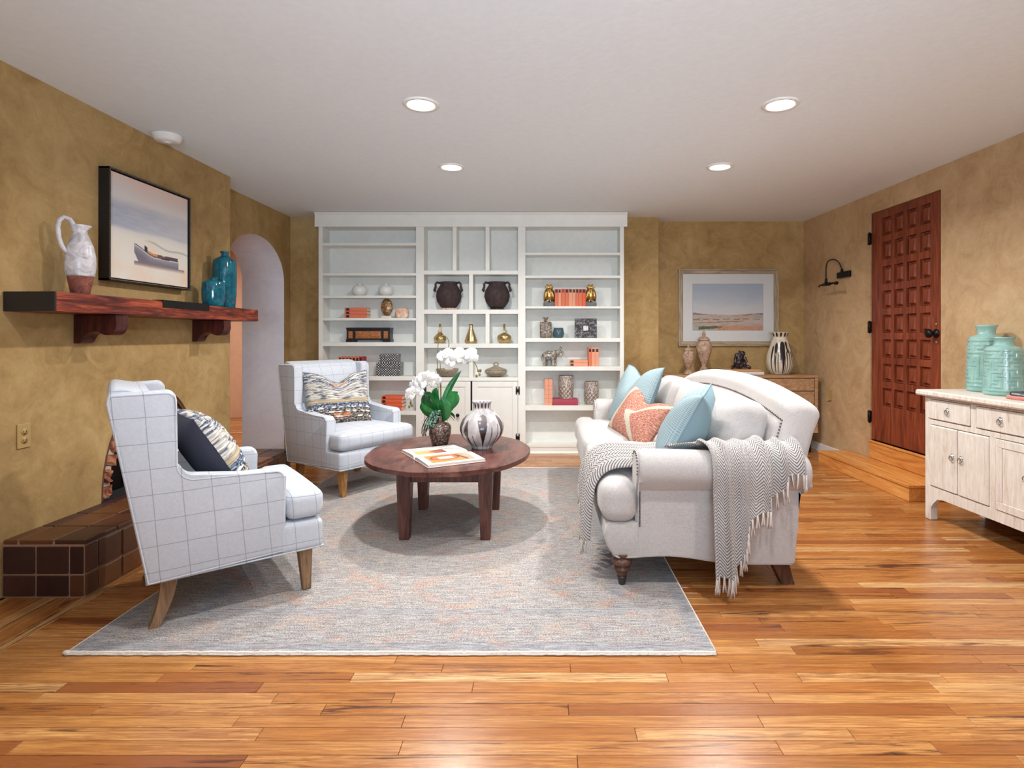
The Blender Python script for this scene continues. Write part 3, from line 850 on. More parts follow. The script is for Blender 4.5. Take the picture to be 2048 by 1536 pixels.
# pineapple vases
def pine_mat():
    q = NT('carved_grey_pineapple_glaze'); uv = q.n('ShaderNodeUVMap').outputs[0]; x = q.xyz(uv)
    v = q.coord(); nz = q.noise(v, 40, 4)
    col = q.ramp(nz, [(.35, rgb(150, 134, 122)), (.65, rgb(206, 196, 188))]); q.bump(nz, .2, .002)
    return q.out(col, .35, .25)
M['pine'] = pine_mat()
M['pine_groove'] = plain('dark_groove_glaze', rgb(92, 76, 70), .5)
def pineapple(r, h):
    b = MB(); na, nz_ = 96, 60
    def prof(v):
        return r*(.93+.07*sin(PI*min(1, v*1.15)))
    def relief(u, v):
        if v < .52:   # diamond net
            a = u*10; z = v*h/(2*PI*r)*10
            f = abs(((a+z) % 1)-.5)*2; g_ = abs(((a-z) % 1)-.5)*2
            return .006*(min(1, (1-f)*3)*min(1, (1-g_)*3))
        # leaves pointing up from v=.5
        a = (u*5) % 1; lx = abs(a-.5)*2
        k_ = abs(((a*5+ (v-.5)*2*(1 if a > .5 else -1)) % 1)-.5)*2
        return .006*min(1, k_*2)*(1 if v < .97 else 0)
    def fn(u, v):
        rr = prof(v)+relief(u, v)-.003; a = 2*PI*u
        return (rr*cos(a), rr*sin(a), v*h)
    b.grid(fn, na, nz_, closeu=True)
    for f in b.bm.faces:
        pass
    b.lathe([(r*.93-.004, 0), (r*.93, .001)], 32); b.lathe([(r*.97-.002, h), (r*.92, h-.001), (r*.90, h*.4), (.0001, h*.4)], 32, cap=False)
    # shade groove quads
    for f in b.bm.faces:
        c_ = f.calc_center_median()
        if len(f.verts) == 4 and c_.xy.length > r*.9:
            u_ = (math.atan2(c_.y, c_.x)/(2*PI)) % 1
            if relief(u_, c_.z/h) < .0022 and .02 < c_.z/h < .97: f.material_index = 1
    return b
for (px, z, r, h, lb) in ((1132, RZs[5]+.0632, .075, .235, 'taller grey pineapple-carved vase standing on the crimson book'), (1183, RZs[5], .075, .236, 'grey pineapple-carved vase standing directly on the low shelf'), (717, LZ[6], .060, .196, 'tan pineapple-carved vase half hidden behind the armchair')):
    one('pineapple_vase', pineapple(r, h), [M['pine'], M['pine_groove']], lb, 'vase', (cX(px), yc+.005, z+.0012), .3)

# dark ollas
def olla(loc, label, base):
    t = thing('clay_jar', label, 'jar', loc, 0, 'dark clay jars')
    b = MB(); b.lathe([(.058, .014), (.085, .035), (.118, .085), (.131, .14), (.124, .19), (.098, .238), (.086, .255), (.086, .270), (.094, .282), (.090, .288), (.078, .286), (.074, .26), (.0001, .25)], 40)
    b.build('jar_body', M['dark_clay'], t)
    for s_ in (-1, 1):
        h = MB(); h.tube([(s_*.084, -.03, .274), (s_*.115, -.034, .282), (s_*.130, -.036, .262), (s_*.128, -.036, .235), (s_*.138, -.036, .212), (s_*.148, -.036, .195)], lambda q: .012-.002*q, 8)
        h.ell((s_*.136, -.03, .21), (.012, .02, .03)); h.build('handle', M['dark_clay'], t)
    b = MB()
    if base: 
        b.lathe([(.078, 0), (.080, .012), (.074, .018), (.05, .016)], 30)
        for i in range(22):
            a = 2*PI*i/22; b.soft(.079*cos(a), .079*sin(a), .009, .012, .018, .016, .004, n=2, M=None)
        b.build('jar_ring', M['onyx'], t)
    else:
        b.lathe([(.080, 0), (.080, .006), (.064, .016), (.05, .014)], 30); b.build('jar_ring', M['dark_clay'], t)
olla((cX(897), 5.935, CZ[1]+E), 'dark clay jar with two handles on a pale ring base', True)
olla((cX(994), 5.935, CZ[1]-.022+.0226), 'dark clay jar with two handles, without the pale ring', False)
# brass bottles
for px, lb, pr in ((880, 'brass bottle with slim neck and teardrop body', [(.04, 0), (.055, .012), (.067, .045), (.060, .068), (.038, .09), (.018, .112), (.011, .14), (.010, .20), (.008, .20), (.0001, .15)]),
                   (942, 'conical flask-shaped brass bottle with flared neck', [(.050, 0), (.066, .012), (.066, .025), (.045, .09), (.024, .145), (.017, .168), (.021, .198), (.018, .198), (.0001, .16)]),
                   (1008.5, 'brass bottle with straight neck and squat round body', [(.052, 0), (.064, .018), (.074, .052), (.072, .075), (.045, .098), (.014, .108), (.010, .115), (.010, .20), (.008, .20), (.0001, .15)])):
    b = MB(); b.lathe(pr, 40); one('brass_bottle', b, M['brass'], lb, 'bottle', (cX(px), yc, CZ[2]+E), group='brass bottles')
# bowls
b = MB(); b.lathe([(.045, 0), (.05, .004), (.088, .03), (.112, .066), (.116, .082), (.111, .082), (.10, .06), (.06, .022), (.0001, .016)], 40)
one('stoneware_bowl', b, M['gravel_glaze'], 'open grey-brown stoneware bowl behind the orchid', 'bowl', (cX(894.5), yc, CZ[3]+E))
t = thing('lidded_bowl', 'low lidded stoneware dish with a ring knob', 'bowl', (cX(992), yc, CZ[3]+E))
b = MB(); b.lathe([(.045, 0), (.055, .004), (.10, .028), (.118, .058), (.112, .066), (.10, .066), (.0001, .05)], 40); b.build('dish', M['gravel_glaze'], t)
b = MB(); b.lathe([(.112, .067), (.104, .078), (.06, .094), (.03, .104), (.022, .112), (.028, .12), (.0001, .122)], 40); b.tube([(.024*cos(a*PI/8), 0, .122+.024*sin(a*PI/8)) for a in range(9)], .006, 8, flat=1.6); b.build('lid', M['gravel_glaze'], t)
# owls
for px, lb, s_ in ((1098.5, 'brass owl bookend at the left end of the coral books', -1), (1182, 'brass owl bookend at the right end of the coral books', 1)):
    t = thing('owl_bookend', lb, 'bookend', (sX(px)+s_*.000, 5.895, RZs[2]+E), 0, 'brass owl bookends')
    b = MB(); b.soft(0, 0, .022, .118, .08, .044, .006, n=4); b.build('stone_base', M['stone_grey'], t)
    b = MB(); b.ell((0, 0, .118), (.048, .040, .075)); b.ell((0, -.004, .195), (.040, .034, .030)); b.ell((-.040, 0, .112), (.018, .034, .066), rot=(0, .12, 0)); b.ell((.040, 0, .112), (.018, .034, .066), rot=(0, -.12, 0))
    b.ell((-.017, -.030, .196), (.016, .008, .016)); b.ell((.017, -.030, .196), (.016, .008, .016)); b.ell((0, -.036, .186), (.005, .007, .012))
    b.tube([(-.014, -.016, .07), (-.014, -.022, .046)], .010); b.tube([(.014, -.016, .07), (.014, -.022, .046)], .010); b.ell((0, -.01, .222), (.028, .02, .006))
    o = b.build('owl', M['old_brass'], t, remesh=.0035)
    b = MB()
    for q in (-1, 1): b.tube([(q*.017+.013*cos(a*PI/8), -.0385, .196+.013*sin(a*PI/8)) for a in range(16)], .002, 5, closed=True); b.ell((q*.017, -.038, .196), .005)
    b.build('eye_rings', M['brass'], t)
# square bottle, glass, frame
b = MB(); b.soft(0, 0, .083, .120, .07, .166, .008, n=6); b.lathe([(.018, .160), (.015, .18), (.019, .195), (.030, .212), (.026, .212), (.0001, .19)], 24)
one('flat_bottle', b, M['shell_mosaic'], 'flat square-shouldered bottle covered in brown shell mosaic', 'bottle', (cX(1091.5), yc, RZs[3]+E))
b = MB(); b.lathe([(.035, 0), (.048, .01), (.058, .035), (.056, .06), (.047, .104), (.044, .104), (.052, .06), (.05, .03), (.0001, .014)], 32)
one('tumbler', b, M['blue_glaze'], 'slate blue stemless tumbler between bottle and frame', 'glass', (cX(1117), yc-.01, RZs[3]+E))
t = thing('photo_frame', 'dark square frame with a tiny picture, leaning back', 'frame', (sX(1172), 5.87, RZs[3]+.002)); t.rotation_euler = (-.14, 0, -.06)
M['wrought'] = mottled('dark_embossed_metal', rgb(24, 22, 24), rgb(52, 50, 52), rgb(130, 128, 130), 45, .3, .5, .9)
b = MB(); a, h_, i_ = .112, .198, .034
cz = h_/2
for q in ((-a, a, 0, cz-i_), (-a, a, cz+i_, h_), (-a, -i_, cz-i_, cz+i_), (i_, a, cz-i_, cz+i_)): b.box(q[0], q[1], -.012, .012, q[2], q[3], .002)
b.box(-a, a, .012, .022, 0, h_); b.build('frame', M['wrought'], t)
b = MB(); b.box(-i_, i_, -.002, .004, cz-i_, cz+i_); b.build('mat_border', M['black_metal'], t)
M['tiny_pic'] = mottled('tiny_grey_print', rgb(150, 140, 150), rgb(214, 206, 214), rgb(240, 238, 240), 60, .5, 0, 0)
b = MB(); b.box(-.026, .026, -.004, -.001, cz-.026, cz+.026); b.build('picture', M['tiny_pic'], t)
b = MB(); b.box(-.02, .02, .05, .055, .0, .12, M=T(0, -.03, 0)); b.build('easel_back', M['black_metal'], t)
# elephant
b = MB()
b.ell((-.03, 0, .105), (.072, .045, .050)); b.ell((.048, 0, .128), (.038, .032, .036))
for x, y_ in ((-.075, -.024), (-.06, .024), (.012, -.024), (.03, .024)): b.tube([(x, y_, .10), (x-.004, y_, .045), (x, y_, 0.008)], lambda q: .022-.003*q, 10); b.ell((x, y_, .008), (.021, .019, .008))
b.tube([(.07, 0, .128), (.095, 0, .115), (.108, 0, .128), (.104, 0, .152), (.090, 0, .170), (.088, 0, .186), (.096, 0, .196)], lambda q: .017-.009*q, 10)
b.ell((.022, -.036, .125), (.026, .008, .032), rot=(0, .3, .3)); b.ell((.022, .036, .125), (.026, .008, .032), rot=(0, .3, -.3))
b.tube([(.075, -.018, .11), (.098, -.020, .098), (.112, -.020, .104)], lambda q: .006-.004*q, 6); b.tube([(.075, .018, .11), (.098, .020, .098), (.112, .020, .104)], lambda q: .006-.004*q, 6)
b.tube([(-.098, 0, .12), (-.108, 0, .09), (-.106, 0, .05)], .005, 6)
b.ell((-.03, 0, .135), (.045, .048, .022))
one('elephant_figurine', b, M['bark_silver'], 'silver-grey elephant figurine with raised trunk', 'figurine', (cX(1104), yc, RZs[4]+.0016), remesh=.0035)
# ============================================================ LEFT WALL: MANTEL AND WHAT STANDS ON IT
M['mantel_wood'] = wood('mahogany_beam', rgb(52, 14, 9), rgb(104, 36, 22), rgb(168, 78, 46), 'y', .38, 1.3, .35, 1.1)
M['mantel_dark'] = wood('dark_stained_timber', rgb(40, 12, 10), rgb(66, 22, 18), rgb(92, 36, 28), 'z', .4, 1.0, .3)
MY0, MY1, MX = 2.62, 4.49, -2.22
MZ0, MZ1 = 1.302, 1.394
mantel = thing('mantel_shelf', 'reddish brown timber mantel beam on two scrolled corbels', 'shelf', (XL, 3.55, MZ0))
b = MB(); b.box(XL-.001, MX, MY0, MY1, MZ0, MZ1, .005)
bmesh.ops.subdivide_edges(b.bm, edges=[e_ for e_ in b.bm.edges if e_.calc_length() > .5], cuts=30)
for v_ in b.bm.verts:
    d_ = mnoise.noise(Vector((v_.co.x*3, v_.co.y*2.2, v_.co.z*5)))
    if v_.co.x > XL+.01: v_.co.x += d_*.006
    v_.co.z += d_*.003
lp(b.build('beam', M['mantel_wood']), mantel)
b = MB(); b.box(XL+.002, MX+.003, MY0-.005, MY0+.004, MZ0+.001, MZ1-.001, .002)
lp(b.build('end_cap', M['dark_lacquer']), mantel)['label'] = 'near-black sawn beam end'
def corbel(y0, y1):
    d = MX-XL-.012; h = .150; zt = MZ0-.001
    pts = [(XL-.001, zt), (XL+d, zt), (XL+d, zt-.045)]
    for i in range(1, 9):
        a = PI/2*i/8; pts.append((XL+d-.045*(1-cos(a)), zt-.045-.062*sin(a)))
    for i in range(1, 8):
        a = PI/2*i/8; pts.append((XL+d-.045-.055*sin(a), zt-.107+.022*(1-cos(a*2))/2-.0*i))
    for i in range(0, 9):
        a = PI/2*i/8; pts.append((XL+.105-.065*sin(a), zt-.088-.045*(1-cos(a))-.01*sin(a)))
    pts += [(XL+.03, zt-h), (XL-.001, zt-h)]
    m_ = MB(); m_.prism(pts, y0, y1, 'xz', bev=.003, seg=1); lp(m_.build('corbel', M['mantel_dark'], smooth='auto'), mantel)
corbel(3.01, 3.10); corbel(4.03, 4.12)
b = MB(); b.box(MX-.012, MX+.008, 3.36, 3.82, MZ1-.036, MZ1+.008, .002); b.box(MX-.06, MX-.01, 3.36, 3.82, MZ1+.0045, MZ1+.008)
tag(b.build('metal_strap', M['black_metal']), 'thin black metal plate along the front edge of the mantel', 'plate')

# jug
M['white_glaze'] = None
def jugmat():
    q = NT('crackled_white_glaze'); v = q.coord(); a = q.noise(v, 14, 5, .7, 1); b_ = q.noise(v, 60, 4)
    col = q.ramp(a, [(.32, rgb(150, 138, 140)), (.5, rgb(200, 196, 200)), (.66, rgb(226, 224, 226))])
    q.bump(q.math('ADD', a, q.math('MULTIPLY', b_, .3)), .35, .008); return q.out(col, .28)
M['white_glaze'] = jugmat()
M['terracotta'] = mottled('raw_terracotta', rgb(96, 50, 40), rgb(128, 70, 56), rgb(146, 86, 68), 30, .8, 0, .3)
jug = thing('clay_jug', 'tall jug glazed greyish white above a bare terracotta foot', 'jug', (-2.335, 2.905, MZ1+.003), math.radians(58))
JR = .76
def jr(p): return [(r_*JR, z_) for r_, z_ in p]
b = MB(); b.lathe(jr([(.045, 0), (.052, .004), (.062, .05), (.073, .094)]), 36); b.build('foot', M['terracotta'], jug)
b = MB(); b.lathe(jr([(.073, .092), (.079, .10), (.0775, .106), (.082, .115), (.086, .15), (.084, .195), (.072, .245), (.052, .285), (.040, .312), (.037, .328), (.042, .342), (.048, .350), (.044, .354), (.036, .346), (.0001, .32)]), 40)
for v_ in b.bm.verts:
    if v_.co.z > .335 and v_.co.x > .02 and abs(v_.co.y) < .03: v_.co.x += .012   # spout
b.build('jug_body', M['white_glaze'], jug)
b = MB(); b.tube([(-.026, 0, .318), (-.030, 0, .352), (-.045, 0, .376), (-.068, 0, .382), (-.086, 0, .364), (-.092, 0, .33), (-.087, 0, .28), (-.076, 0, .24), (-.062, 0, .215), (-.052, 0, .205)], lambda t: .0125-.003*t, 10, flat=1.3)
b.build('handle', M['white_glaze'], jug)
# teal vases
M['teal'] = None
def teal():
    q = NT('glossy_teal_glaze'); v = q.coord(); a = q.noise(v, 20, 5, .7)
    col = q.ramp(a, [(.3, rgb(4, 62, 78)), (.55, rgb(10, 96, 116)), (.75, rgb(30, 130, 148))]); q.bump(a, .12, .006)
    return q.out(col, .08, 0, .6)
M['teal'] = teal()
def tealvase(r, h, loc, label):
    b = MB()
    b.lathe([(r*.80, 0), (r*.86, .004), (r*.97, h*.25), (r, h*.55), (r*.98, h*.80), (r*.90, h*.855), (r*.5, h*.90), (r*.33, h*.92), (r*.30, h*.955), (r*.40, h*.985), (r*.40, h), (r*.30, h), (r*.26, h*.95), (.0001, h*.9)], 44)
    one('teal_vase', b, M['teal'], label, 'vase', loc, group='glossy teal vases')
tealvase(.080, .415, (-2.34, 4.235, MZ1+.002), 'tall glossy teal bottle vase at the far end of the mantel')
tealvase(.074, .205, (-2.315, 4.045, MZ1+.002), 'short glossy teal bottle vase in front of the tall teal one')

# flat art is painted into the vertex colours of its own sheet
def vcol_mat(name, rough=.6, bump=0, attr='paint'):
    q = NT(name); a = q.n('ShaderNodeAttribute', attribute_name=attr).outputs['Color']
    v = q.coord(); nz = q.noise(v, 120, 3)
    col = q.mix(.06, a, nz, 'OVERLAY')
    if bump: q.bump(nz, bump, .002)
    return q.out(col, rough)
M['painted'] = vcol_mat('painted_sheet', .75)
def sheet(w_, h_, nu, nv, colf):
    """sheet in local XZ facing -Y with vertex colours from colf(u, v) (srgb 0..255)"""
    b = MB(); b.grid(lambda u, v: ((u-.5)*w_, 0, (v-.5)*h_), nu, nv)
    me_o = b
    cols = []
    for j in range(nv+1):
        for i in range(nu+1):
            c_ = colf(i/nu, j/nv); cols += [lin(max(0, min(255, c_[0]))), lin(max(0, min(255, c_[1]))), lin(max(0, min(255, c_[2]))), 1]
    return b, cols
def paint(o, cols, name='paint'):
    at = o.data.color_attributes.new(name, 'FLOAT_COLOR', 'POINT'); at.data.foreach_set('color', cols)
def fbm(x, y, s=1.0, z=0.0, oct_=4):
    return mnoise.fractal(Vector((x*s, y*s, z)), 1.0, 2.0, oct_)*.5
def mixc(a, b_, t):
    t = max(0, min(1, t)); return tuple(a[k]*(1-t)+b_[k]*t for k in range(3))
def seascape(u, v):
    n1 = fbm(u*1.0, v*3, 2.5); n2 = fbm(u, v*6, 5, 3)
    vv = v+.03*n1
    sky = mixc((212, 208, 206), (224, 198, 188), smooth01((vv-.78)/.25+.6*fbm(u*1.2, v*2, 3, 8)+.15*u))
    sea_t = smooth01((vv-.47)/.05)*(1-smooth01((vv-.70)/.10))
    c_ = mixc(sky, mixc((158, 164, 182), (186, 186, 192), u), sea_t*(.85+.5*n2))
    beach = mixc((222, 216, 206), (226, 200, 178), smooth01(.5+1.6*fbm(u, v, 3, 12)-v*1.2))
    c_ = mixc(beach, c_, smooth01((vv-.40)/.10))
    # thin surf line
    d = abs(v-(.42-.06*smooth01((u-.3)/.6)+.012*sin(u*16))) 
    if u > .35: c_ = mixc(c_, (140, 148, 158), (1-smooth01(d/.018))*.6*smooth01((u-.35)*5))
    # boat
    bu = (u-.27)/(.86-.27)
    if 0 <= bu <= 1:
        top = .335-.065*smooth01(bu*2.2)+.012*max(0, bu-.6)-.0*bu
        top += .035*(1-bu)**3
        bot = .195-.012*bu+.09*max(0, (.09-bu)/.09)
        if bot < v < top:
            c_ = mixc((146, 144, 154), (116, 110, 122), smooth01((top-v)/.10)+.4*n2)
            if top-v < .010: c_ = (52, 44, 50)
            elif .010 <= top-v < .022: c_ = (196, 194, 198)
        if .25 < bu < .95 and top <= v < top+.028*(1-abs(bu-.6)*.6): c_ = (206, 138, 84) if bu < .5 else (112, 78, 78)
        if .22 < bu < .28 and top <= v < top+.05: c_ = (50, 42, 46)
        if .68 < bu < .98 and top <= v < top+.030: c_ = (84, 66, 72)
    if .27 < u < .95 and .135+.03*(.95-u) < v <= .195-.012*bu:
        c_ = mixc(c_, (118, 96, 104), .85*(1-smooth01((.19-v)/.055)))
    return c_
M['frame_black'] = plain('matt_black_frame', rgb(16, 14, 15), .5)
M['frame_bead'] = plain('antiqued_silver_bead', rgb(120, 108, 92), .4, .5, bscale=300, var=.5)
pf = thing('boat_painting', 'framed beach painting of a grey rowing boat in a black beaded frame', 'painting', (XL, 3.545, 1.815), PI/2)
# local: x along +Y world, front = -y -> world +X
W_, H_ = .735, .63
b = MB()
for q in ((-W_/2, W_/2, -H_/2, -H_/2+.012), (-W_/2, W_/2, H_/2-.012, H_/2), (-W_/2, -W_/2+.012, -H_/2, H_/2), (W_/2-.012, W_/2, -H_/2, H_/2)): b.box(q[0], q[1], -.062, -.001, q[2], q[3], .001, 1)
b.box(-W_/2+.01, W_/2-.01, -.008, -.001, -H_/2+.01, H_/2-.01); b.build('frame', M['frame_black'], pf)
b = MB()
def beadline(p, q, n):
    for i in range(n):
        t = (i+.5)/n; b.ell([p[k]+(q[k]-p[k])*t for k in range(3)], .0042, n=6)
x_, z_ = W_/2-.006, H_/2-.006
beadline((-x_, -.063, z_), (x_, -.063, z_), 82); beadline((-x_, -.063, -z_), (x_, -.063, -z_), 82); beadline((-x_, -.063, -z_), (-x_, -.063, z_), 70); beadline((x_, -.063, -z_), (x_, -.063, z_), 70)
b.build('beading', M['frame_bead'], pf)
b, cols = sheet(W_-.036, H_-.036, 190, 160, seascape); o = b.build('canvas', M['painted'], pf); o.location = (0, -.052, 0); paint(o, cols)
b = MB(); b.box(-W_/2+.017, W_/2-.017, -.050, -.02, -H_/2+.017, H_/2-.017); b.build('stretcher', M['frame_black'], pf)

# outlet
ou = thing('wall_outlet', 'tan double power outlet low on the chimney wall', 'outlet', (XL, 2.72, .718), PI/2)
b = MB(); b.box(-.036, .036, -.006, 0, -.058, .058, .003); b.build('cover_plate', M['tan_plastic'], ou)
for s_ in (-1, 1):
    b = MB(); b.lathe([(.017, 0), (.017, .002), (.0001, .002)], 20, T(0, -.006, s_*.020) @ RX(PI/2)); q_ = b.build('socket', M['tan_plastic'], ou)
    b = MB(); b.box(-.008, -.006, -.0088, -.0078, s_*.020-.004, s_*.020+.006); b.box(.006, .008, -.0088, -.0078, s_*.020-.004, s_*.020+.005); b.lathe([(.003, 0), (.003, .001)], 8, T(0, -.0078, s_*.020-.009) @ RX(PI/2)); b.build('slots', M['black_metal'], q_)
b = MB(); b.lathe([(.003, 0), (.003, .0015), (.0001, .0015)], 10, T(0, -.006, 0) @ RX(PI/2)); b.build('screw', M['tan_plastic'], ou)

# smoke detector and recessed lamps
sd = thing('smoke_detector', 'round white smoke detector on the ceiling above the painting', 'smoke detector', (-2.335, 3.58, CEIL))
b = MB(); b.lathe([(.085, -.001), (.085, -.012), (.080, -.016), (.074, -.034), (.060, -.044), (.0001, -.046)], 36); b.build('housing', M['white_plastic'], sd)
b = MB(); b.tube([(.028*cos(a*PI/12), .028*sin(a*PI/12), -.046) for a in range(24)], .002, 5, closed=True); b.lathe([(.018, -.045), (.018, -.05), (.0001, -.051)], 20); b.build('test_button', M['white_plastic'], sd)
M['lens'] = None
q = NT('lamp_lens'); q.b.inputs['Emission Color'].default_value = (1, .97, .92, 1); q.b.inputs['Emission Strength'].default_value = 14; M['lens'] = q.out((.9, .9, .9, 1), .5)
LBL = ['recessed ceiling lamp above the round table, the nearer one on the mantel side', 'recessed ceiling lamp over the sofa, the nearer of the two there', 'recessed ceiling lamp nearest the middle of the bookcase', 'recessed ceiling lamp over the sofa, nearer the framed landscape']
rl = None
for i, (x_, y_) in enumerate(CANS[:4]):
    if rl is None:
        rl = thing('recessed_lamp', LBL[0], 'ceiling lamp', (x_, y_, CEIL), 0, 'recessed ceiling lamps')
        b = MB(); b.lathe([(.097, .0), (.097, -.004), (.090, -.008), (.076, -.009), (.072, -.004), (.0685, -.0015)], 40, cap=False); b.build('trim_ring', M['white_plastic'], rl)
        b = MB(); b.lathe([(.0685, -.0022), (.064, -.0035), (.0001, -.0045)], 40, cap=False); b.build('lens', M['lens'], rl)
    else: dup(rl, (x_, y_, CEIL), 0, LBL[i])
# ============================================================ RUG
RX0, RX1, RY0, RY1, RT = -1.776, .648, 2.15, 5.16, .011
def rugmat():
    q = NT('faded_oriental_rug'); v = q.coord(); x = q.xyz(v)
    def st(sx, sy, l=(0, 0, 0)):
        m_ = q.n('ShaderNodeMapping'); q.set(m_.inputs[0], v); m_.inputs['Scale'].default_value = (sx, sy, 1); m_.inputs['Location'].default_value = l; return m_.outputs[0]
    streak = q.noise(st(9, 70), 1.3, 5, .7); fine = q.noise(st(60, 170), 1.5, 3, .6); wefty = q.noise(st(90, 14), 1.2, 3, .6)
    blot = q.noise(st(3.2, 4.2, (5, 3, 0)), 1.5, 4, .62, .7)
    blot2 = q.noise(st(3.4, 5.2, (1, 9, 0)), 1.6, 4, .62, .5)
    base = q.ramp(streak, [(.30, rgb(86, 86, 94)), (.44, rgb(142, 136, 131)), (.54, rgb(170, 164, 158)), (.66, rgb(203, 199, 195))])
    # medallion-like lozenges, broken up by wear
    fx = q.math('ABSOLUTE', q.math('SUBTRACT', q.math('FRACT', q.math('ADD', q.math('DIVIDE', x[0], .62), 20.1)), .5))
    fy = q.math('ABSOLUTE', q.math('SUBTRACT', q.math('FRACT', q.math('ADD', q.math('DIVIDE', x[1], .52), 20.3)), .5))
    loz = q.math('ADD', fx, q.math('ADD', fy, q.math('MULTIPLY', blot2, .35)))
    ringm = q.ramp(loz, [(.52, 0), (.56, 1), (.62, 1), (.67, 0)])
    wear = q.ramp(q.math('ADD', q.math('MULTIPLY', blot, .7), q.math('MULTIPLY', streak, .3)), [(.47, 0), (.58, 1)])
    warm = q.ramp(blot2, [(.35, rgb(196, 166, 132)), (.55, rgb(196, 128, 92)), (.7, rgb(190, 100, 66))])
    col = q.mix(q.math('MULTIPLY', q.math('MULTIPLY', ringm, wear), .75), base, warm)
    wm = q.math('MULTIPLY', q.ramp(blot2, [(.52, 0), (.64, .55)]), q.ramp(streak, [(.4, .4), (.6, 1)]))
    col = q.mix(wm, col, rgb(206, 164, 124))
    red = q.noise(st(7, 16, (2, 8, 0)), 1.6, 3, .6)
    col = q.mix(q.math('MULTIPLY', q.ramp(red, [(.62, 0), (.67, .8)]), q.ramp(fine, [(.4, .3), (.6, 1)])), col, rgb(190, 98, 66))
    col = q.mix(q.math('MULTIPLY', q.ramp(wefty, [(.55, 0), (.66, .5)]), q.ramp(blot, [(.45, .2), (.6, 1)])), col, rgb(200, 197, 196))
    dk = q.noise(st(13, 42, (3, 3, 0)), 1.7, 4, .7)
    col = q.mix(q.ramp(dk, [(.55, 0), (.64, .75)]), col, rgb(88, 88, 98))
    col = q.mix(q.ramp(fine, [(.40, .7), (.54, 0)]), col, rgb(92, 88, 94))
    grit = q.noise(st(150, 260), 1.3, 3, .7)
    col = q.mix(q.ramp(grit, [(.50, 0), (.60, .8)]), col, rgb(208, 205, 203))
    col = q.mix(q.ramp(grit, [(.38, .7), (.46, 0)]), col, rgb(96, 90, 94))
    # border bands: distance to the edge
    dx = q.math('MINIMUM', q.math('SUBTRACT', x[0], RX0), q.math('SUBTRACT', RX1, x[0])); dy = q.math('MINIMUM', q.math('SUBTRACT', x[1], RY0), q.math('SUBTRACT', RY1, x[1]))
    d = q.math('MINIMUM', dx, dy)
    dn = q.math('ADD', d, q.math('MULTIPLY', q.math('SUBTRACT', streak, .5), .03))
    bf = q.ramp(dn, [(.0, 0), (.018, .5), (.06, .5), (.07, .1), (.28, .1), (.29, .4), (.33, .4), (.34, 0)])
    bcol = q.ramp(streak, [(.35, rgb(92, 98, 112)), (.65, rgb(166, 170, 178))])
    col = q.mix(bf, col, bcol)
    q.bump(q.math('ADD', streak, q.math('MULTIPLY', fine, .8)), .5, .004)
    return q.out(col, .95, 0, .1)
M['rug'] = rugmat()
M['binding'] = plain('cream_rug_binding', rgb(222, 216, 208), .95, bump=.6, bscale=120)
rug = thing('area_rug', 'faded grey oriental rug with rust lozenges under the seating', 'rug', ((RX0+RX1)/2, 3.65, 0))
b = MB()
def rugfn(u, v):
    x_, y_ = RX0+(RX1-RX0)*u, RY0+(RY1-RY0)*v
    return (x_+.004*fbm(u*3, v*9, 1), y_+(.006*fbm(u*9, v*3, 1, 5)), RT+.0015*fbm(x_*4, y_*4, 1)+(.004*max(0, 1-v*60)*max(0, fbm(u*6, 0, 1, 9))))
b.grid(rugfn, 80, 90)
b.box(RX0+.006, RX1-.006, RY0+.008, RY1-.006, .0005, RT-.002)
lp(b.build('pile', M['rug']), rug)
b = MB(); r3 = random.Random(5)
pts = [(RX0+(RX1-RX0)*i/160, RY0-.003+.006*fbm(i/160*9, 0, 1, 5)+r3.uniform(-.0015, .0015), .0075+r3.uniform(-.001, .001)) for i in range(161)]
b.tube(pts, .0068, 6)
b.tube([(RX0+(RX1-RX0)*i/160, RY0-.010+.006*fbm(i/160*9, 0, 1, 5)+r3.uniform(-.002, .002), .0045) for i in range(161)], .004, 5)
b.tube([(RX0, RY0+.01, .007), (RX0, RY1, .007)], .005, 6); b.tube([(RX1, RY0+.01, .007), (RX1, RY1, .007)], .005, 6); b.tube([(RX0, RY1, .007), (RX1, RY1, .007)], .0065, 6)
b.ell((RX0, RY0-.004, .009), (.016, .010, .008))
lp(b.build('binding', M['binding']), rug)

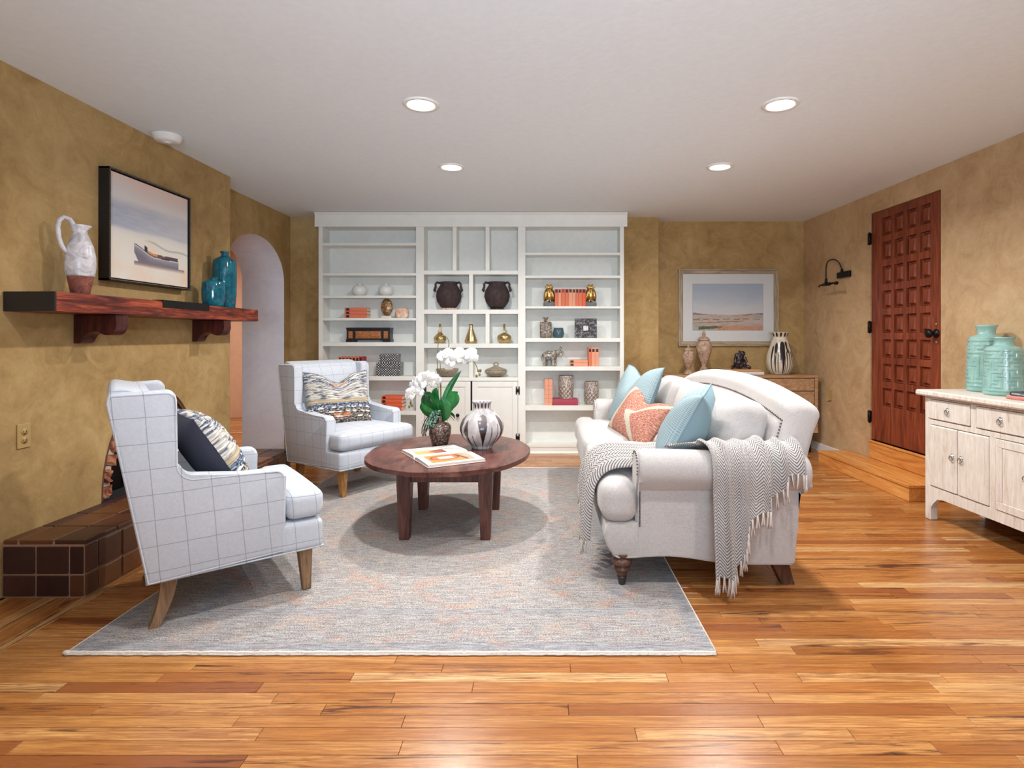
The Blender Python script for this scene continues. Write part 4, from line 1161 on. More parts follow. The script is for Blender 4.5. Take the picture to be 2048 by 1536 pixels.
# ============================================================ ARMCHAIRS
def checkmat(name, base, line_c, sp=.1025, wd=.0018):
    q = NT(name); v = q.coord(); x = q.xyz(v)
    nrm = q.xyz(q.n('ShaderNodeTexCoord').outputs['Normal'])
    def ln(o, off, s_=sp):
        f = q.math('FRACT', q.math('ADD', q.math('DIVIDE', q.math('ADD', o, off), s_), 50))
        d = q.math('MULTIPLY', q.math('ABSOLUTE', q.math('SUBTRACT', f, .5)), s_)
        return q.ramp(q.math('DIVIDE', d, wd*2), [(.30, 1), (.55, 0)])
    wob = q.math('MULTIPLY', q.math('SUBTRACT', q.noise(v, 5, 2), .5), .008)
    vert = q.math('ADD', x[0], q.math('MULTIPLY', x[2], .08))      # threads lean a little with the back
    lx = q.math('MULTIPLY', ln(q.math('ADD', vert, wob), .02), q.math('LESS_THAN', q.math('ABSOLUTE', nrm[0]), .75))
    ly = q.math('MULTIPLY', ln(q.math('ADD', x[1], wob), .03), q.math('LESS_THAN', q.math('ABSOLUTE', nrm[1]), .75))
    lz = q.math('MULTIPLY', ln(q.math('ADD', x[2], wob), .015), q.math('LESS_THAN', q.math('ABSOLUTE', nrm[2]), .75))
    L = q.math('MAXIMUM', lx, q.math('MAXIMUM', ly, lz))
    wv = q.noise(q.coord('Object', (500, 500, 500)), 1, 2); w2 = q.noise(v, 90, 3)
    bc_ = q.mix(q.ramp(w2, [(.35, .5), (.65, 0)]), base, tuple(c_*.86 for c_ in base[:3])+(1,))
    col = q.mix(q.math('MULTIPLY', L, .5), bc_, line_c)
    q.bump(wv, .2, .002)
    return q.out(col, .9, 0, .15, Sheen_Weight=.15)
M['check'] = checkmat('ivory_windowpane_check', rgb(191, 196, 205), rgb(104, 102, 106))
M['oak_leg'] = wood('weathered_oak_leg', rgb(96, 70, 48), rgb(132, 102, 74), rgb(158, 126, 94), 'z', .5, 1.5)
M['oak_leg_y'] = wood('yellow_oak_leg', rgb(120, 80, 42), rgb(166, 118, 66), rgb(190, 144, 88), 'z', .5, 1.5)
def arcpts(cx, cz, r, a0, a1, n=6): return [(cx+r*cos(math.radians(a0+(a1-a0)*i/n)), cz+r*sin(math.radians(a0+(a1-a0)*i/n))) for i in range(n+1)]
def chair(name, label, loc, rz, leg):
    t = thing(name, label, 'armchair', loc, rz, 'checked wing armchairs')
    hw = .352; th = .078
    outline = [(-.338, .192), (-.468, .925)]+arcpts(-.448, .935, .018, 170, 100, 3)+arcpts(-.275, .925, .035, 85, 5)+arcpts(-.175, .655, .065, 182, 262)
    outline += arcpts(.140, .548, .035, 82, 0)+[(.176, .215)]
    for s_ in (-1, 1):
        b = MB(); y0, y1 = (s_*hw, s_*(hw-th)) if s_ < 0 else (s_*(hw-th), s_*hw)
        b.prism(outline, y0, y1, 'xz', bev=.016, seg=3); b.build('wing_arm', M['check'], t, smooth='auto')
        p = MB(); ys_ = s_*(hw-.003)
        ol = [(-.338, .192), (-.468, .925)]+arcpts(-.448, .935, .018, 170, 100, 3)+arcpts(-.280, .920, .035, 85, 5)+arcpts(-.170, .660, .072, 182, 262)+arcpts(.135, .543, .035, 82, 0)+[(.171, .215)]
        cx_, cz_ = -.15, .5
        p.tube([(x_*.985+cx_*.015, ys_, z_*.985+cz_*.015) for x_, z_ in ol], .0050, 6, closed=True)
        p.build('piping', M['check'], t)
    # backrest between the wings
    b = MB(); outl = [(-.330, .195), (-.462, .925)]+arcpts(-.437, .948, .026, 175, 60, 4)+arcpts(-.345, .925, .030, 60, 0, 4)+[(-.225, .40), (-.215, .20)]
    b.prism(outl, -(hw-th*.6), hw-th*.6, 'xz', bev=.012, seg=2)
    b.build('backrest', M['check'], t, smooth='auto')
    b = MB(); b.soft(-.290, 0, .70, .07, .54, .46, .035, (.022, 0, 0), n=10, M=T(0, 0, 0))
    for v_ in b.bm.verts: v_.co.x += -(v_.co.z-.70)*.215
    b.build('back_cushion', M['check'], t)
    # base
    b = MB(); b.soft(-.0, 0, .262, .66, 2*hw-.02, .135, .022, n=8); b.soft(.245, 0, .268, .19, 2*hw+.004, .135, .022, (.006, 0, 0), n=8)
    b.build('seat_base', M['check'], t)
    b = MB(); b.tube([(.336, -hw+.006, .206), (.336, hw-.006, .206)], .005, 6)
    for s_ in (-1, 1): b.tube([(.336, s_*(hw-.006), .206), (-.335, s_*(hw-.006), .196)], .005, 6)
    b.tube([(-.338, -hw+.006, .196), (-.338, hw-.006, .196)], .005, 6); b.build('hem_piping', M['check'], t)
    # seat cushion with ears in front of the arms
    b = MB(); b.soft(-.005, 0, .405, .66, 2*(hw-th)-.006, .135, .045, (0, 0, .022), n=12); b.soft(.262, 0, .403, .165, 2*hw-.004, .130, .042, (.016, .004, .012), n=12)
    b.build('seat_cushion', M['check'], t)
    for s_ in (-1, 1):
        b = MB(); x0, y0 = .268, s_*.285
        pts = []; 
        vs = []; fs = []
        for z_, hx, ox in ((.20, .030, 0), (0.0, .018, .010)):
            vs += [(x0+ox-hx, y0-hx, z_), (x0+ox+hx, y0-hx, z_), (x0+ox+hx, y0+hx, z_), (x0+ox-hx, y0+hx, z_)]
        b.raw(vs, [(0, 1, 2, 3), (7, 6, 5, 4), (0, 4, 5, 1), (1, 5, 6, 2), (2, 6, 7, 3), (3, 7, 4, 0)])
        bmesh.ops.recalc_face_normals(b.bm, faces=b.bm.faces); bmesh.ops.bevel(b.bm, geom=b.bm.edges[:], offset=.003, segments=1, affect='EDGES'); b.build('leg', leg, t)
        b = MB(); vs = []; fs = []; nn = 7
        for i in range(nn):
            q = i/(nn-1); z_ = .20*(1-q); xc = -.262-.052*q**1.9-.0*q; hx = .031-.013*q
            vs += [(xc-hx, s_*.285-.022, z_), (xc+hx, s_*.285-.022, z_), (xc+hx, s_*.285+.022, z_), (xc-hx, s_*.285+.022, z_)]
        for i in range(nn-1):
            for k in range(4): fs.append((4*i+k, 4*i+4+k, 4*i+4+(k+1) % 4, 4*i+(k+1) % 4))
        fs += [(0, 1, 2, 3), (4*nn-1, 4*nn-2, 4*nn-3, 4*nn-4)]
        b.raw(vs, fs); bmesh.ops.recalc_face_normals(b.bm, faces=b.bm.faces); b.build('leg', leg, t)
    return t
CH1 = ((-1.498, 2.75, RT+.001), math.atan2(.6, .8)); CH2 = ((-1.527, 4.61, RT+.001), math.radians(-35))
chair('wing_armchair', 'checked ivory armchair nearest the camera, seen from behind beside the hearth', *CH1, M['oak_leg'])
chair('wing_armchair', 'checked ivory armchair in front of the bookcase with a striped pillow facing out', *CH2, M['oak_leg_y'])

# ---------------- pillows
def pillow(name, label, w_, h_, t_, chop, mats, center, f, up=(0, 0, 1), n=44, relief=None, group=None, cat='pillow', pinch=.07, piping=None, uvscale=1.0):
    b = MB()
    def fn(side):
        def g_(a, c_):
            u, v = a*2-1, c_*2-1
            # concentrate samples toward the rim
            u = math.copysign(abs(u)**.85, u); v = math.copysign(abs(v)**.85, v)
            ch = chop*math.exp(-(u/.42)**2)*smooth01((v+1)/2)**2
            x_ = u*w_/2*(1-pinch*(1-v*v)); z_ = v*h_/2*(1-pinch*(1-u*u))-ch
            tk = (max(0, 1-abs(u)**2.6)*max(0, 1-abs(v)**2.6))**.52
            tk *= 1-(.55*math.exp(-(u/.25)**2)*smooth01((v+.2)/1.2) if chop else 0)
            y_ = side*t_/2*tk
            if relief and side < 0: y_ -= relief(u, v)*min(1, tk*3)
            y_ += .006*fbm(u*1.3, v*1.3, 1, t_*77+side)
            return (x_, y_, z_)
        return g_
    b.grid(fn(-1), n, n, flip=False)
    b.mi = 1; b.grid(fn(1), n//2 if n > 60 else n, n//2 if n > 60 else n, flip=True)
    o = b.build(name, mats)
    o2 = None
    if piping:
        p = MB(); pts = []
        g_ = fn(-1)
        for k in range(120):
            s_ = k/120*4; e_ = int(s_); q = s_-e_
            a, c_ = [(q, 0), (1, q), (1-q, 1), (0, 1-q)][e_]
            pts.append(g_(a, c_))
        p.tube(pts, .004, 6, closed=True); o2 = p.build('piping', piping, o)
    tag(o, label, cat, group); aim(o, center, f, up)
    return o
def shag_mat():
    q = NT('chunky_navy_and_cream_weave'); uv = q.n('ShaderNodeUVMap').outputs[0]; x = q.xyz(uv)
    def st(sx, sy, l=0):
        m_ = q.n('ShaderNodeMapping'); q.set(m_.inputs[0], uv); m_.inputs['Scale'].default_value = (sx, sy, 1); m_.inputs['Location'].default_value = (l, l, 0); return m_.outputs[0]
    n1 = q.noise(st(5, 26), 1.2, 3, .6); n2 = q.noise(st(26, 40), 1.2, 3, .65); n3 = q.noise(st(14, 22, 4), 1.3, 2)
    navy = q.ramp(n2, [(.36, rgb(34, 42, 62)), (.48, rgb(70, 86, 112)), (.58, rgb(150, 156, 164)), (.68, rgb(206, 198, 186))])
    cream = q.ramp(n1, [(.38, rgb(78, 84, 98)), (.50, rgb(186, 182, 176)), (.62, rgb(218, 212, 204))])
    dark = q.ramp(n2, [(.38, rgb(40, 40, 52)), (.5, rgb(96, 88, 84)), (.62, rgb(186, 176, 162)), (.7, rgb(222, 214, 202))])
    beige = q.ramp(n1, [(.3, rgb(158, 142, 116)), (.7, rgb(186, 172, 148))])
    def band(a, b_): return q.math('MULTIPLY', q.math('GREATER_THAN', x[1], a), q.math('LESS_THAN', x[1], b_))
    col = q.mix(band(.40, .47), q.mix(q.ramp(x[1], [(.28, 0), (.30, 1)]), dark, navy), beige)
    col = q.mix(band(.47, .74), col, cream)
    col = q.mix(q.ramp(x[1], [(.74, 0), (.78, 1)]), col, q.mix(q.ramp(n1, [(.45, 0), (.55, 1)]), navy, cream))
    rowp = q.math('PINGPONG', q.math('MULTIPLY', x[1], 24), .5)
    col = q.mix(q.ramp(rowp, [(.0, .55), (.14, 0)]), col, rgb(60, 64, 74))
    orr = q.math('MULTIPLY', q.math('LESS_THAN', q.math('ABSOLUTE', q.math('SUBTRACT', x[0], .5)), .10), q.math('MAXIMUM', band(.10, .20), band(.84, .90)))
    col = q.mix(q.math('MULTIPLY', orr, q.ramp(n3, [(.45, 0), (.5, .9)])), col, rgb(214, 138, 92))
    wh = q.math('MULTIPLY', q.math('MAXIMUM', band(.12, .16), q.math('MAXIMUM', band(.21, .25), band(.30, .34))), q.ramp(q.noise(st(11, 12, 6), 1.4, 1), [(.50, 0), (.54, 1)]))
    col = q.mix(q.math('MULTIPLY', wh, .85), col, rgb(226, 222, 214))
    q.bump(n2, .8, .006)
    return q.out(col, .95, 0, .1)
M['shag'] = shag_mat(); M['navy'] = plain('charcoal_navy_cotton', rgb(52, 54, 68), .9, bump=.3, bscale=400)
def shag(u, v):
    vv = (v+1)/2
    r_ = .007*abs(sin(vv*24*PI))
    if not .40 < vv < .47: r_ *= 1+.9*fbm(u*9, vv*26, 1.3, 2)
    else: r_ *= .3
    return r_+.006*max(0, fbm(u*16, vv*30, 1, 7))
def W2(ch, x, y, z):
    (lx, ly, lz), a = ch; return (lx+x*cos(a)-y*sin(a), ly+x*sin(a)+y*cos(a), z)
a1 = CH1[1]; c1 = W2(CH1, -.085, .0, .655)
pillow('throw_pillow', 'chunky navy and cream woven pillow seen from its plain charcoal back, on the near armchair', .48, .43, .19, .0, [M['shag'], M['navy']], c1, (cos(a1+.10), sin(a1+.10), .62), n=110, relief=shag, group='woven navy and cream pillows')
a2 = CH2[1]; c2 = W2(CH2, -.115, -.05, .690)
pillow('throw_pillow', 'chunky navy and cream woven pillow facing out from the armchair by the bookcase', .52, .46, .17, .075, [M['shag'], M['navy']], c2, (cos(a2-.35), sin(a2-.35), .38), n=110, relief=shag, group='woven navy and cream pillows')

# ============================================================ ROUND TABLE
def tablewood():
    q = NT('worn_reddish_walnut'); v = q.coord('Object', (5, 1.6, 5))
    a = q.noise(v, 1.8, 6, .6, .7); c_ = q.noise(q.coord('Object', (30, 5, 30)), 1.5, 5, .7); sp = q.noise(q.coord(), 16, 4, .7)
    f = q.math('ADD', q.math('MULTIPLY', a, .6), q.math('MULTIPLY', c_, .4))
    col = q.ramp(f, [(.34, rgb(52, 28, 26)), (.5, rgb(90, 52, 45)), (.66, rgb(122, 78, 66))])
    col = q.mix(q.ramp(sp, [(.60, 0), (.70, .25)]), col, rgb(64, 34, 30)); q.bump(c_, .15, .004)
    return q.out(col, q.ramp(a, [(.3, .22), (.7, .36)]), 0, .5)
M['table'] = tablewood()
M['table_leg'] = wood('dark_walnut_leg', rgb(58, 32, 28), rgb(88, 52, 44), rgb(112, 70, 58), 'z', .42, 1.2)
tb = thing('coffee_table', 'low oval reddish-brown wooden coffee table on four tapered legs', 'table', (-.585, 3.69, RT+.001))
TX, TY, TZ = -.592, 3.69, .457
def oval(s=1.0, n=72):
    p = []
    for i in range(n):
        a = 2*PI*i/n; ca, sa = cos(a), sin(a)
        r_ = 1/((abs(ca)**2.15+abs(sa)**2.15)**(1/2.15))
        wv = 1+.006*sin(a*7+1)+.004*sin(a*13)
        p.append((TX+ca*r_*.508*s*wv, TY+sa*r_*.605*s*wv))
    return p
b = MB(); b.prism(oval(), TZ-.026, TZ, 'xy', bev=.004, seg=2)
o = lp(b.build('tabletop', M['table']), tb)
# leaf joints cut as dark hairline grooves
b = MB()
for xx in (-.235, .245): b.box(TX+xx-.0008, TX+xx+.0008, TY-.53, TY+.53, TZ-.004, TZ+.0003)
lp(b.build('board_joint', M['table_leg']), tb)
for (lx, ly) in ((-.800, 3.345), (-.330, 3.345), (-.812, 3.925), (-.322, 3.925)):
    b = MB(); vs = []
    # flares only on the inner side
    sx_ = 1 if lx < TX else -1
    for z_, hw_, ox in ((TZ-.027, .040, 0), (.33, .040, 0), (RT+.001, .028, 0)):
        vs += [(lx-hw_, ly-hw_, z_), (lx+hw_, ly-hw_, z_), (lx+hw_, ly+hw_, z_), (lx-hw_, ly+hw_, z_)]
    fs = [(0, 1, 2, 3), (11, 10, 9, 8)]
    for i in range(2):
        for k in range(4): fs.append((4*i+k, 4*i+4+k, 4*i+4+(k+1) % 4, 4*i+(k+1) % 4))
    b.raw(vs, fs); bmesh.ops.recalc_face_normals(b.bm, faces=b.bm.faces); lp(b.build('leg', M['table_leg']), tb)
b = MB()
za, zb = .345, TZ-.027
b.box(-.76, -.37, 3.318, 3.342, za, zb, .002, 1); b.box(-.775, -.36, 3.93, 3.955, za, zb, .002, 1)
lp(b.build('apron', M['table_leg']), tb)
b = MB(); b.box(-.832, -.808, 3.38, 3.89, za, zb, .002, 1); b.box(-.322, -.298, 3.38, 3.89, za, zb, .002, 1); lp(b.build('apron', M['table_leg']), tb)

# ---------------- vase with drip glaze on the table; same painter for the sideboard vase
def drip_vase(prof, n, drips, base, dark, label, loc, hole_z, extra=None, grad=None, name='drip_vase'):
    """prof as (r,z); drips: list of (angle, z_top, width_top, z_bottom, width_bottom, arch?)"""
    b = MB(); m_ = len(prof); W_ = n
    # resample the profile finely
    fine = []
    for k in range(m_-1):
        for q in range(6): t = q/6; fine.append((prof[k][0]*(1-t)+prof[k+1][0]*t, prof[k][1]*(1-t)+prof[k+1][1]*t))
    fine.append(prof[-1])
    for _ in range(4): fine = [fine[0]]+[((fine[i-1][0]+2*fine[i][0]+fine[i+1][0])/4, (fine[i-1][1]+2*fine[i][1]+fine[i+1][1])/4) for i in range(1, len(fine)-1)]+[fine[-1]]
    b.lathe(fine, n, cap=False)
    cols = []
    b.bm.verts.ensure_lookup_table()
    for v_ in b.bm.verts:
        a = math.degrees(math.atan2(v_.co.y, v_.co.x)) % 360; z = v_.co.z
        nz = fbm(cos(math.radians(a))*2, sin(math.radians(a))*2, 1.5, z*12)
        c_ = mixc(base[0], base[1], .5+1.4*nz)
        for (aa, zt, w0, zb_, w1) in drips:
            d = abs((a-aa+180) % 360-180)
            if zb_ < z < zt:
                t = (z-zb_)/(zt-zb_); wd = w1+(w0-w1)*t**1.6
                if t > .9: wd *= math.sqrt(max(0, (1-t)/.1))
                if t < .06 and w1 > 2: wd *= math.sqrt(t/.06)
                k_ = 1-smooth01((d-wd+1.2)/2.4)
                c_ = mixc(c_, mixc(dark[0], dark[1], (1-t)), k_)
        if extra: c_ = extra(a, z, c_)
        cols += [lin(max(0, min(255, c_[0]))), lin(max(0, min(255, c_[1]))), lin(max(0, min(255, c_[2]))), 1]
    o = b.build(name, M['drip'])
    paint(o, cols); o.location = loc; tag(o, label, 'vase'); return o
M['drip'] = vcol_mat('drip_glaze', .2)
BND = [(203, .222, 17), (231, .195, 8), (250, .10, 1.6), (279, .228, 31), (302, .15, 1.6), (321, .17, 1.8), (338, .222, 19), (356, .17, 2.2), (14, .21, 16), (40, .19, 6), (64, .22, 18), (90, .16, 2), (116, .22, 20), (142, .18, 4), (168, .21, 14), (185, .14, 2)]
BND.sort()
def petals(a, z, c_):
    if z > .25: return c_
    n_ = len(BND); dark_ = 0
    for k in range(n_):
        b0, zt, w_ = BND[k]; d = (a-b0+180) % 360-180
        if abs(d) > 40: continue
        line = 1.5 if z < zt else 0
        wa = 0
        if z < zt:
            zc = zt*.45; wa = w_*math.sqrt(max(0, 1-((z-zc)/(zt-zc))**2)) if z > zc else w_
        side = 1 if d > 0 else -1
        b1 = BND[(k+side) % n_][0]; half = abs((b1-b0+180) % 360-180)/2
        m_ = half-abs(d)                     # distance to the petal's middle line
        zt2 = .168+.022*math.sin(b0+b1)
        wp = half*(1-(z/zt2)**1.25)-.5 if z < zt2 else -1
        inside = max(wa, line)-abs(d)
        if inside > 0 and (m_ > wp or abs(d) < line): dark_ = max(dark_, smooth01(inside/1.0))
    if dark_: c_ = mixc(c_, mixc((38, 30, 33), (112, 104, 106), smooth01((z-.08)/.13)), dark_)
    return c_
def neckspots(a, z, c_):
    if .262 < z < .297:
        f = (a/24) % 1
        if abs(f-.5) < .27*math.sqrt(max(0, 1-((z-.28)/.019)**2)): return (70, 50, 50)
    return petals(a, z, c_)
prof = [(.064, 0), (.068, .004), (.074, .020), (.106, .050), (.132, .085), (.145, .120), (.143, .152), (.126, .192), (.092, .228), (.064, .246), (.055, .262), (.057, .285), (.066, .303), (.064, .306), (.055, .29), (.05, .26), (.07, .22), (.07, .1)]
drip_vase(prof, 300, [], ((158, 154, 156), (198, 196, 196)), ((104, 94, 96), (40, 30, 34)), 'round grey and white vase with dark brown drip glaze on the coffee table', (-.397, 3.77, TZ+.001), 0, neckspots)
# ---------------- orchid in a speckled brown pot
M['leaf'] = None
q = NT('orchid_leaf'); v = q.coord(); a = q.noise(v, 8, 3); q.out(q.ramp(a, [(.3, rgb(12, 74, 34)), (.6, rgb(28, 112, 52)), (.8, rgb(70, 146, 70))]), .3, 0, .5); M['leaf'] = q.m
M['stem'] = plain('olive_stem', rgb(104, 106, 62), .6, var=.2)
M['petal'] = None
q = NT('white_petal'); v = q.coord(); a = q.noise(v, 30, 2); q.out(q.ramp(a, [(.3, rgb(212, 211, 214)), (.7, rgb(232, 232, 234))]), .6, 0, .2, Subsurface_Weight=.15); M['petal'] = q.m
M['lip'] = plain('orchid_lip', rgb(222, 212, 180), .6, var=.2)
M['bud'] = plain('olive_bud', rgb(128, 112, 70), .6, var=.2)
M['rootc'] = plain('tan_air_roots', rgb(150, 128, 100), .8, var=.3)
M['rootd'] = plain('dark_roots', rgb(58, 46, 46), .85, var=.2)
M['succ'] = plain('pale_green_sprig', rgb(106, 156, 132), .6, var=.2)
OX, OY, OZ = -.69, 3.87, TZ+.001
oc = thing('potted_orchid', 'white moth orchid with broad green leaves in a speckled brown bottle vase', 'plant', (OX, OY, OZ))
b = MB(); b.lathe([(.048, 0), (.052, .003), (.061, .03), (.071, .07), (.0755, .108), (.073, .130), (.058, .146), (.034, .154), (.026, .162), (.026, .185), (.030, .198), (.026, .198), (.0001, .17)], 40); b.build('pot', M['speckle_brown'], oc)
def leaf(pts, w_, vv_):
    """strip leaf along pts with a crease"""
    b = MB(); pts = [Vector(p) for p in pts]; n = 16; vv_ = Vector(vv_)
    def cat(t):
        t *= len(pts)-1; i = min(len(pts)-2, int(t)); f = t-i
        p0 = pts[max(0, i-1)]; p1 = pts[i]; p2 = pts[i+1]; p3 = pts[min(len(pts)-1, i+2)]
        return .5*((2*p1)+(p2-p0)*f+(2*p0-5*p1+4*p2-p3)*f*f+(3*p1-p0-3*p2+p3)*f**3)
    def fn(u, v):
        c_ = cat(v); d_ = (cat(min(1, v+.03))-cat(max(0, v-.03))).normalized()
        side = d_.cross(vv_); 
        side.normalize(); nn = side.cross(d_)
        ww = w_*(sin(PI*min(1, (v+.06)/1.06))**.6)*(1 if v < .75 else (1-((v-.75)/.25)**2.2))
        s_ = u*2-1
        return c_+side*(s_*ww)+nn*(abs(s_)*ww*.32)
    b.grid(fn, 8, n); return b
LV = [([(0, 0, .19), (-.04, -.02, .25), (-.065, -.03, .31), (-.06, -.07, .335), (.0, -.10, .27)], .034),
      ([(0, 0, .19), (.05, -.02, .24), (.085, -.02, .31), (.075, -.03, .37)], .040),
      ([(0, 0, .19), (.03, -.05, .21), (.045, -.08, .27), (.02, -.085, .33)], .040),
      ([(0, 0, .19), (-.06, .0, .22), (-.11, .01, .28), (-.105, .0, .34)], .036),
      ([(0, 0, .19), (-.05, -.04, .21), (-.10, -.05, .245), (-.115, -.05, .29)], .032),
      ([(0, 0, .19), (.03, .01, .30), (.07, .03, .40), (.14, .04, .50)], .020),
      ([(0, 0, .19), (.05, -.01, .21), (.085, -.02, .20), (.105, -.03, .18)], .022),
      ([(0, 0, .19), (-.02, -.03, .26), (-.03, -.05, .34), (-.01, -.06, .39)], .030),
      ([(0, 0, .19), (-.07, -.02, .21), (-.12, -.03, .25)], .026),
      ([(0, 0, .19), (.06, .0, .25), (.105, .01, .30), (.10, .01, .36)], .028),
      ([(0, 0, .19), (.02, .05, .24), (.06, .08, .31), (.11, .08, .35)], .034)]
for k_, (pts, w_) in enumerate(LV):
    leaf(pts, w_*1.12, [(.3, 1, .5), (-.5, 1, .2), (.1, 1, -.3), (.6, 1, .1), (.2, 1, .6), (-.3, 1, 0), (0, 1, 1.2), (.5, 1, .2), (-.2, 1, .5), (-.4, 1, .1), (-.6, 1, .2)][k_]).build('leaf', M['leaf'], oc)
def cpath(pts, n=40):
    pts = [Vector(p) for p in pts]; out = []
    for k in range(n+1):
        t = k/n*(len(pts)-1); i = min(len(pts)-2, int(t)); f = t-i
        p0 = pts[max(0, i-1)]; p1 = pts[i]; p2 = pts[i+1]; p3 = pts[min(len(pts)-1, i+2)]
        out.append(.5*((2*p1)+(p2-p0)*f+(2*p0-5*p1+4*p2-p3)*f*f+(3*p1-p0-3*p2+p3)*f**3))
    return out
stA = cpath([(0, 0, .19), (-.012, .0, .36), (-.018, .0, .56), (-.008, 0, .70), (.03, 0, .735), (.06, 0, .69), (.055, -.02, .60), (.10, -.03, .565), (.17, -.03, .575), (.235, -.03, .555), (.262, -.03, .49)])
stB = cpath([(0, 0, .19), (.006, -.01, .30), (.0, -.01, .42), (-.03, -.02, .47), (-.09, -.03, .46), (-.145, -.04, .405), (-.18, -.05, .33), (-.185, -.05, .28)])
for s_ in (stA, stB): b = MB(); b.tube(s_, .0026, 6); b.build('flower_stem', M['stem'], oc)
b = MB(); b.tube([(.006, .01, .19), (.004, .012, .45), (-.004, .01, .62)], .003, 6); b.tube([(-.012, .01, .19), (-.02, .012, .36)], .003, 6); b.build('support_stick', M['bud'], oc)
rr = random.Random(3)
def flower_mesh():
    b = MB()
    def pet(ang, L, w_, cup):
        def fn(u, v):
            s_ = u*2-1; ww = w_*(sin(PI*min(1, .08+v*.92))**.55)
            x_ = s_*ww; z_ = L*v; y_ = -cup*sin(v*PI*.6)+.006*(1-s_*s_)*-1+.010*v*v
            return (x_*cos(ang)+z_*sin(ang), y_, -x_*sin(ang)+z_*cos(ang))
        b.grid(fn, 6, 7)
    pet(0, .040, .013, .004); pet(2.3, .040, .013, .004); pet(-2.3, .040, .013, .004)
    pet(1.3, .044, .027, .008); pet(-1.3, .044, .027, .008)
    return b
fm = flower_mesh().build('flower', M['petal'], oc)
lm = MB(); lm.ell((0, -.010, -.008), (.006, .008, .009)); lm.ell((0, -.014, -.018), (.005, .006, .006)); lipo = lm.build('flower_lip', M['lip'], fm)
def place_flower(p, yaw, pitch, roll, s_):
    global fm
    if not place_flower.used: o = fm; place_flower.used = True
    else:
        o = fm.copy(); COL.objects.link(o); o.parent = oc; l_ = lipo.copy(); COL.objects.link(l_); l_.parent = o
    o.location = p; o.rotation_euler = (pitch, roll, yaw); o.scale = (s_, s_, s_)
place_flower.used = False
FA = [(.045, -.03, .575), (.028, -.05, .60), (.075, -.05, .555), (.10, -.05, .60), (.115, -.06, .59), (.155, -.05, .575), (.175, -.06, .605), (.20, -.05, .60), (.225, -.06, .585), (.135, -.04, .625), (.065, -.04, .62), (.215, -.04, .62)]
FB = [(-.04, -.05, .455), (-.075, -.06, .47), (-.02, -.04, .44), (-.10, -.05, .455), (-.12, -.05, .415), (-.14, -.06, .43), (-.155, -.06, .37), (-.135, -.05, .36), (-.175, -.06, .36), (-.19, -.06, .335), (-.06, -.04, .42), (-.165, -.05, .40)]
for i, p in enumerate(FA+FB): place_flower(p, rr.uniform(-.7, .7), rr.uniform(-.35, .25), rr.uniform(-.5, .5), rr.uniform(.86, 1.05))
for p in [(.262, -.03, .50), (.27, -.035, .475), (.25, -.03, .465), (.275, -.02, .50), (-.178, -.05, .27), (-.195, -.05, .262), (-.186, -.045, .285)]:
    b = MB(); b.ell(p, (.008, .008, .012)); b.build('bud', M['bud'], oc)
b = MB()
for k in range(26):
    a = rr.uniform(-PI, .3); L = rr.uniform(.06, .13); d = Vector((cos(a), sin(a)*.6, 0))
    z0 = .20; pts = [Vector((0, 0, z0))+d*.015, Vector((0, 0, z0+rr.uniform(0, .03)))+d*L*.5, Vector((0, 0, z0-rr.uniform(-.01, .06)))+d*L]
    b.tube(cpath(pts, 8), lambda t: .0024-.0014*t, 5)
o = b.build('air_roots', M['rootc'], oc); o['kind'] = 'stuff'
b = MB()
for k in range(22):
    sx_ = rr.uniform(-.105, -.04); pts = [(-.02, -.02, .19), (sx_*.7, -.05, .20-rr.uniform(0, .03)), (sx_, -.06, .15-rr.uniform(0, .05)), (sx_-.012, -.06, .11-rr.uniform(0, .05))]
    b.tube(cpath(pts, 8), lambda t: .0026-.0016*t, 5)
o = b.build('trailing_roots', M['rootd'], oc); o['kind'] = 'stuff'
b = MB()
for k in range(70):
    t = k/70; c_ = Vector((-.015-.045*t, -.06, .235-.11*t)); a = k*2.4
    b.ell(c_+Vector((.022*cos(a), .014*sin(a), .006*sin(a*1.7))), (.010, .0035, .006), n=8, rot=(0, a*.5, a))
o = b.build('succulent_sprig', M['succ'], oc); o['kind'] = 'stuff'

# ---------------- open picture book
bk = thing('open_book', 'large open picture book on the coffee table', 'book', (-.61, 3.49, TZ+.0012), math.atan2(-.44, .254))
# local x: across the spread, y: up the page
HL, HH = .252, .172
def pagez(u):   # u 0..1 from spine to edge
    return .020*(1-u)**.0*(1-math.exp(-u*14))*(1-.42*u)+.003
b = MB(); b.box(-HL-.006, HL+.006, -HH-.004, HH+.004, 0, .0025, .001, 1); b.build('cover', plain('book_board', rgb(206, 186, 176), .6), bk)
for s_ in (-1, 1):
    b = MB(); n = 20
    top = [(s_*HL*i/n, pagez(i/n)) for i in range(n+1)]
    poly = top+[(s_*HL, .0027), (0, .0027)]
    b.prism(poly, -HH, HH, 'xz'); b.build('page_block', plain('page_block_paper', rgb(214, 208, 202), .8, bscale=300, var=.08), bk)
M['page'] = vcol_mat('printed_page', .35)
def page(s_, colf):
    nu, nv = 90, 60; b = MB()
    b.grid(lambda u, v: (s_*HL*u*.998, (v-.5)*2*HH*.998, pagez(u)+.0006), nu, nv, flip=(s_ < 0))
    cols = []
    for j in range(nv+1):
        for i in range(nu+1):
            c_ = colf(i/nu, j/nv); cols += [lin(c_[0]), lin(c_[1]), lin(c_[2]), 1]
    o = b.build('page', M['page'], bk); paint(o, cols)
WH = (214, 211, 208)
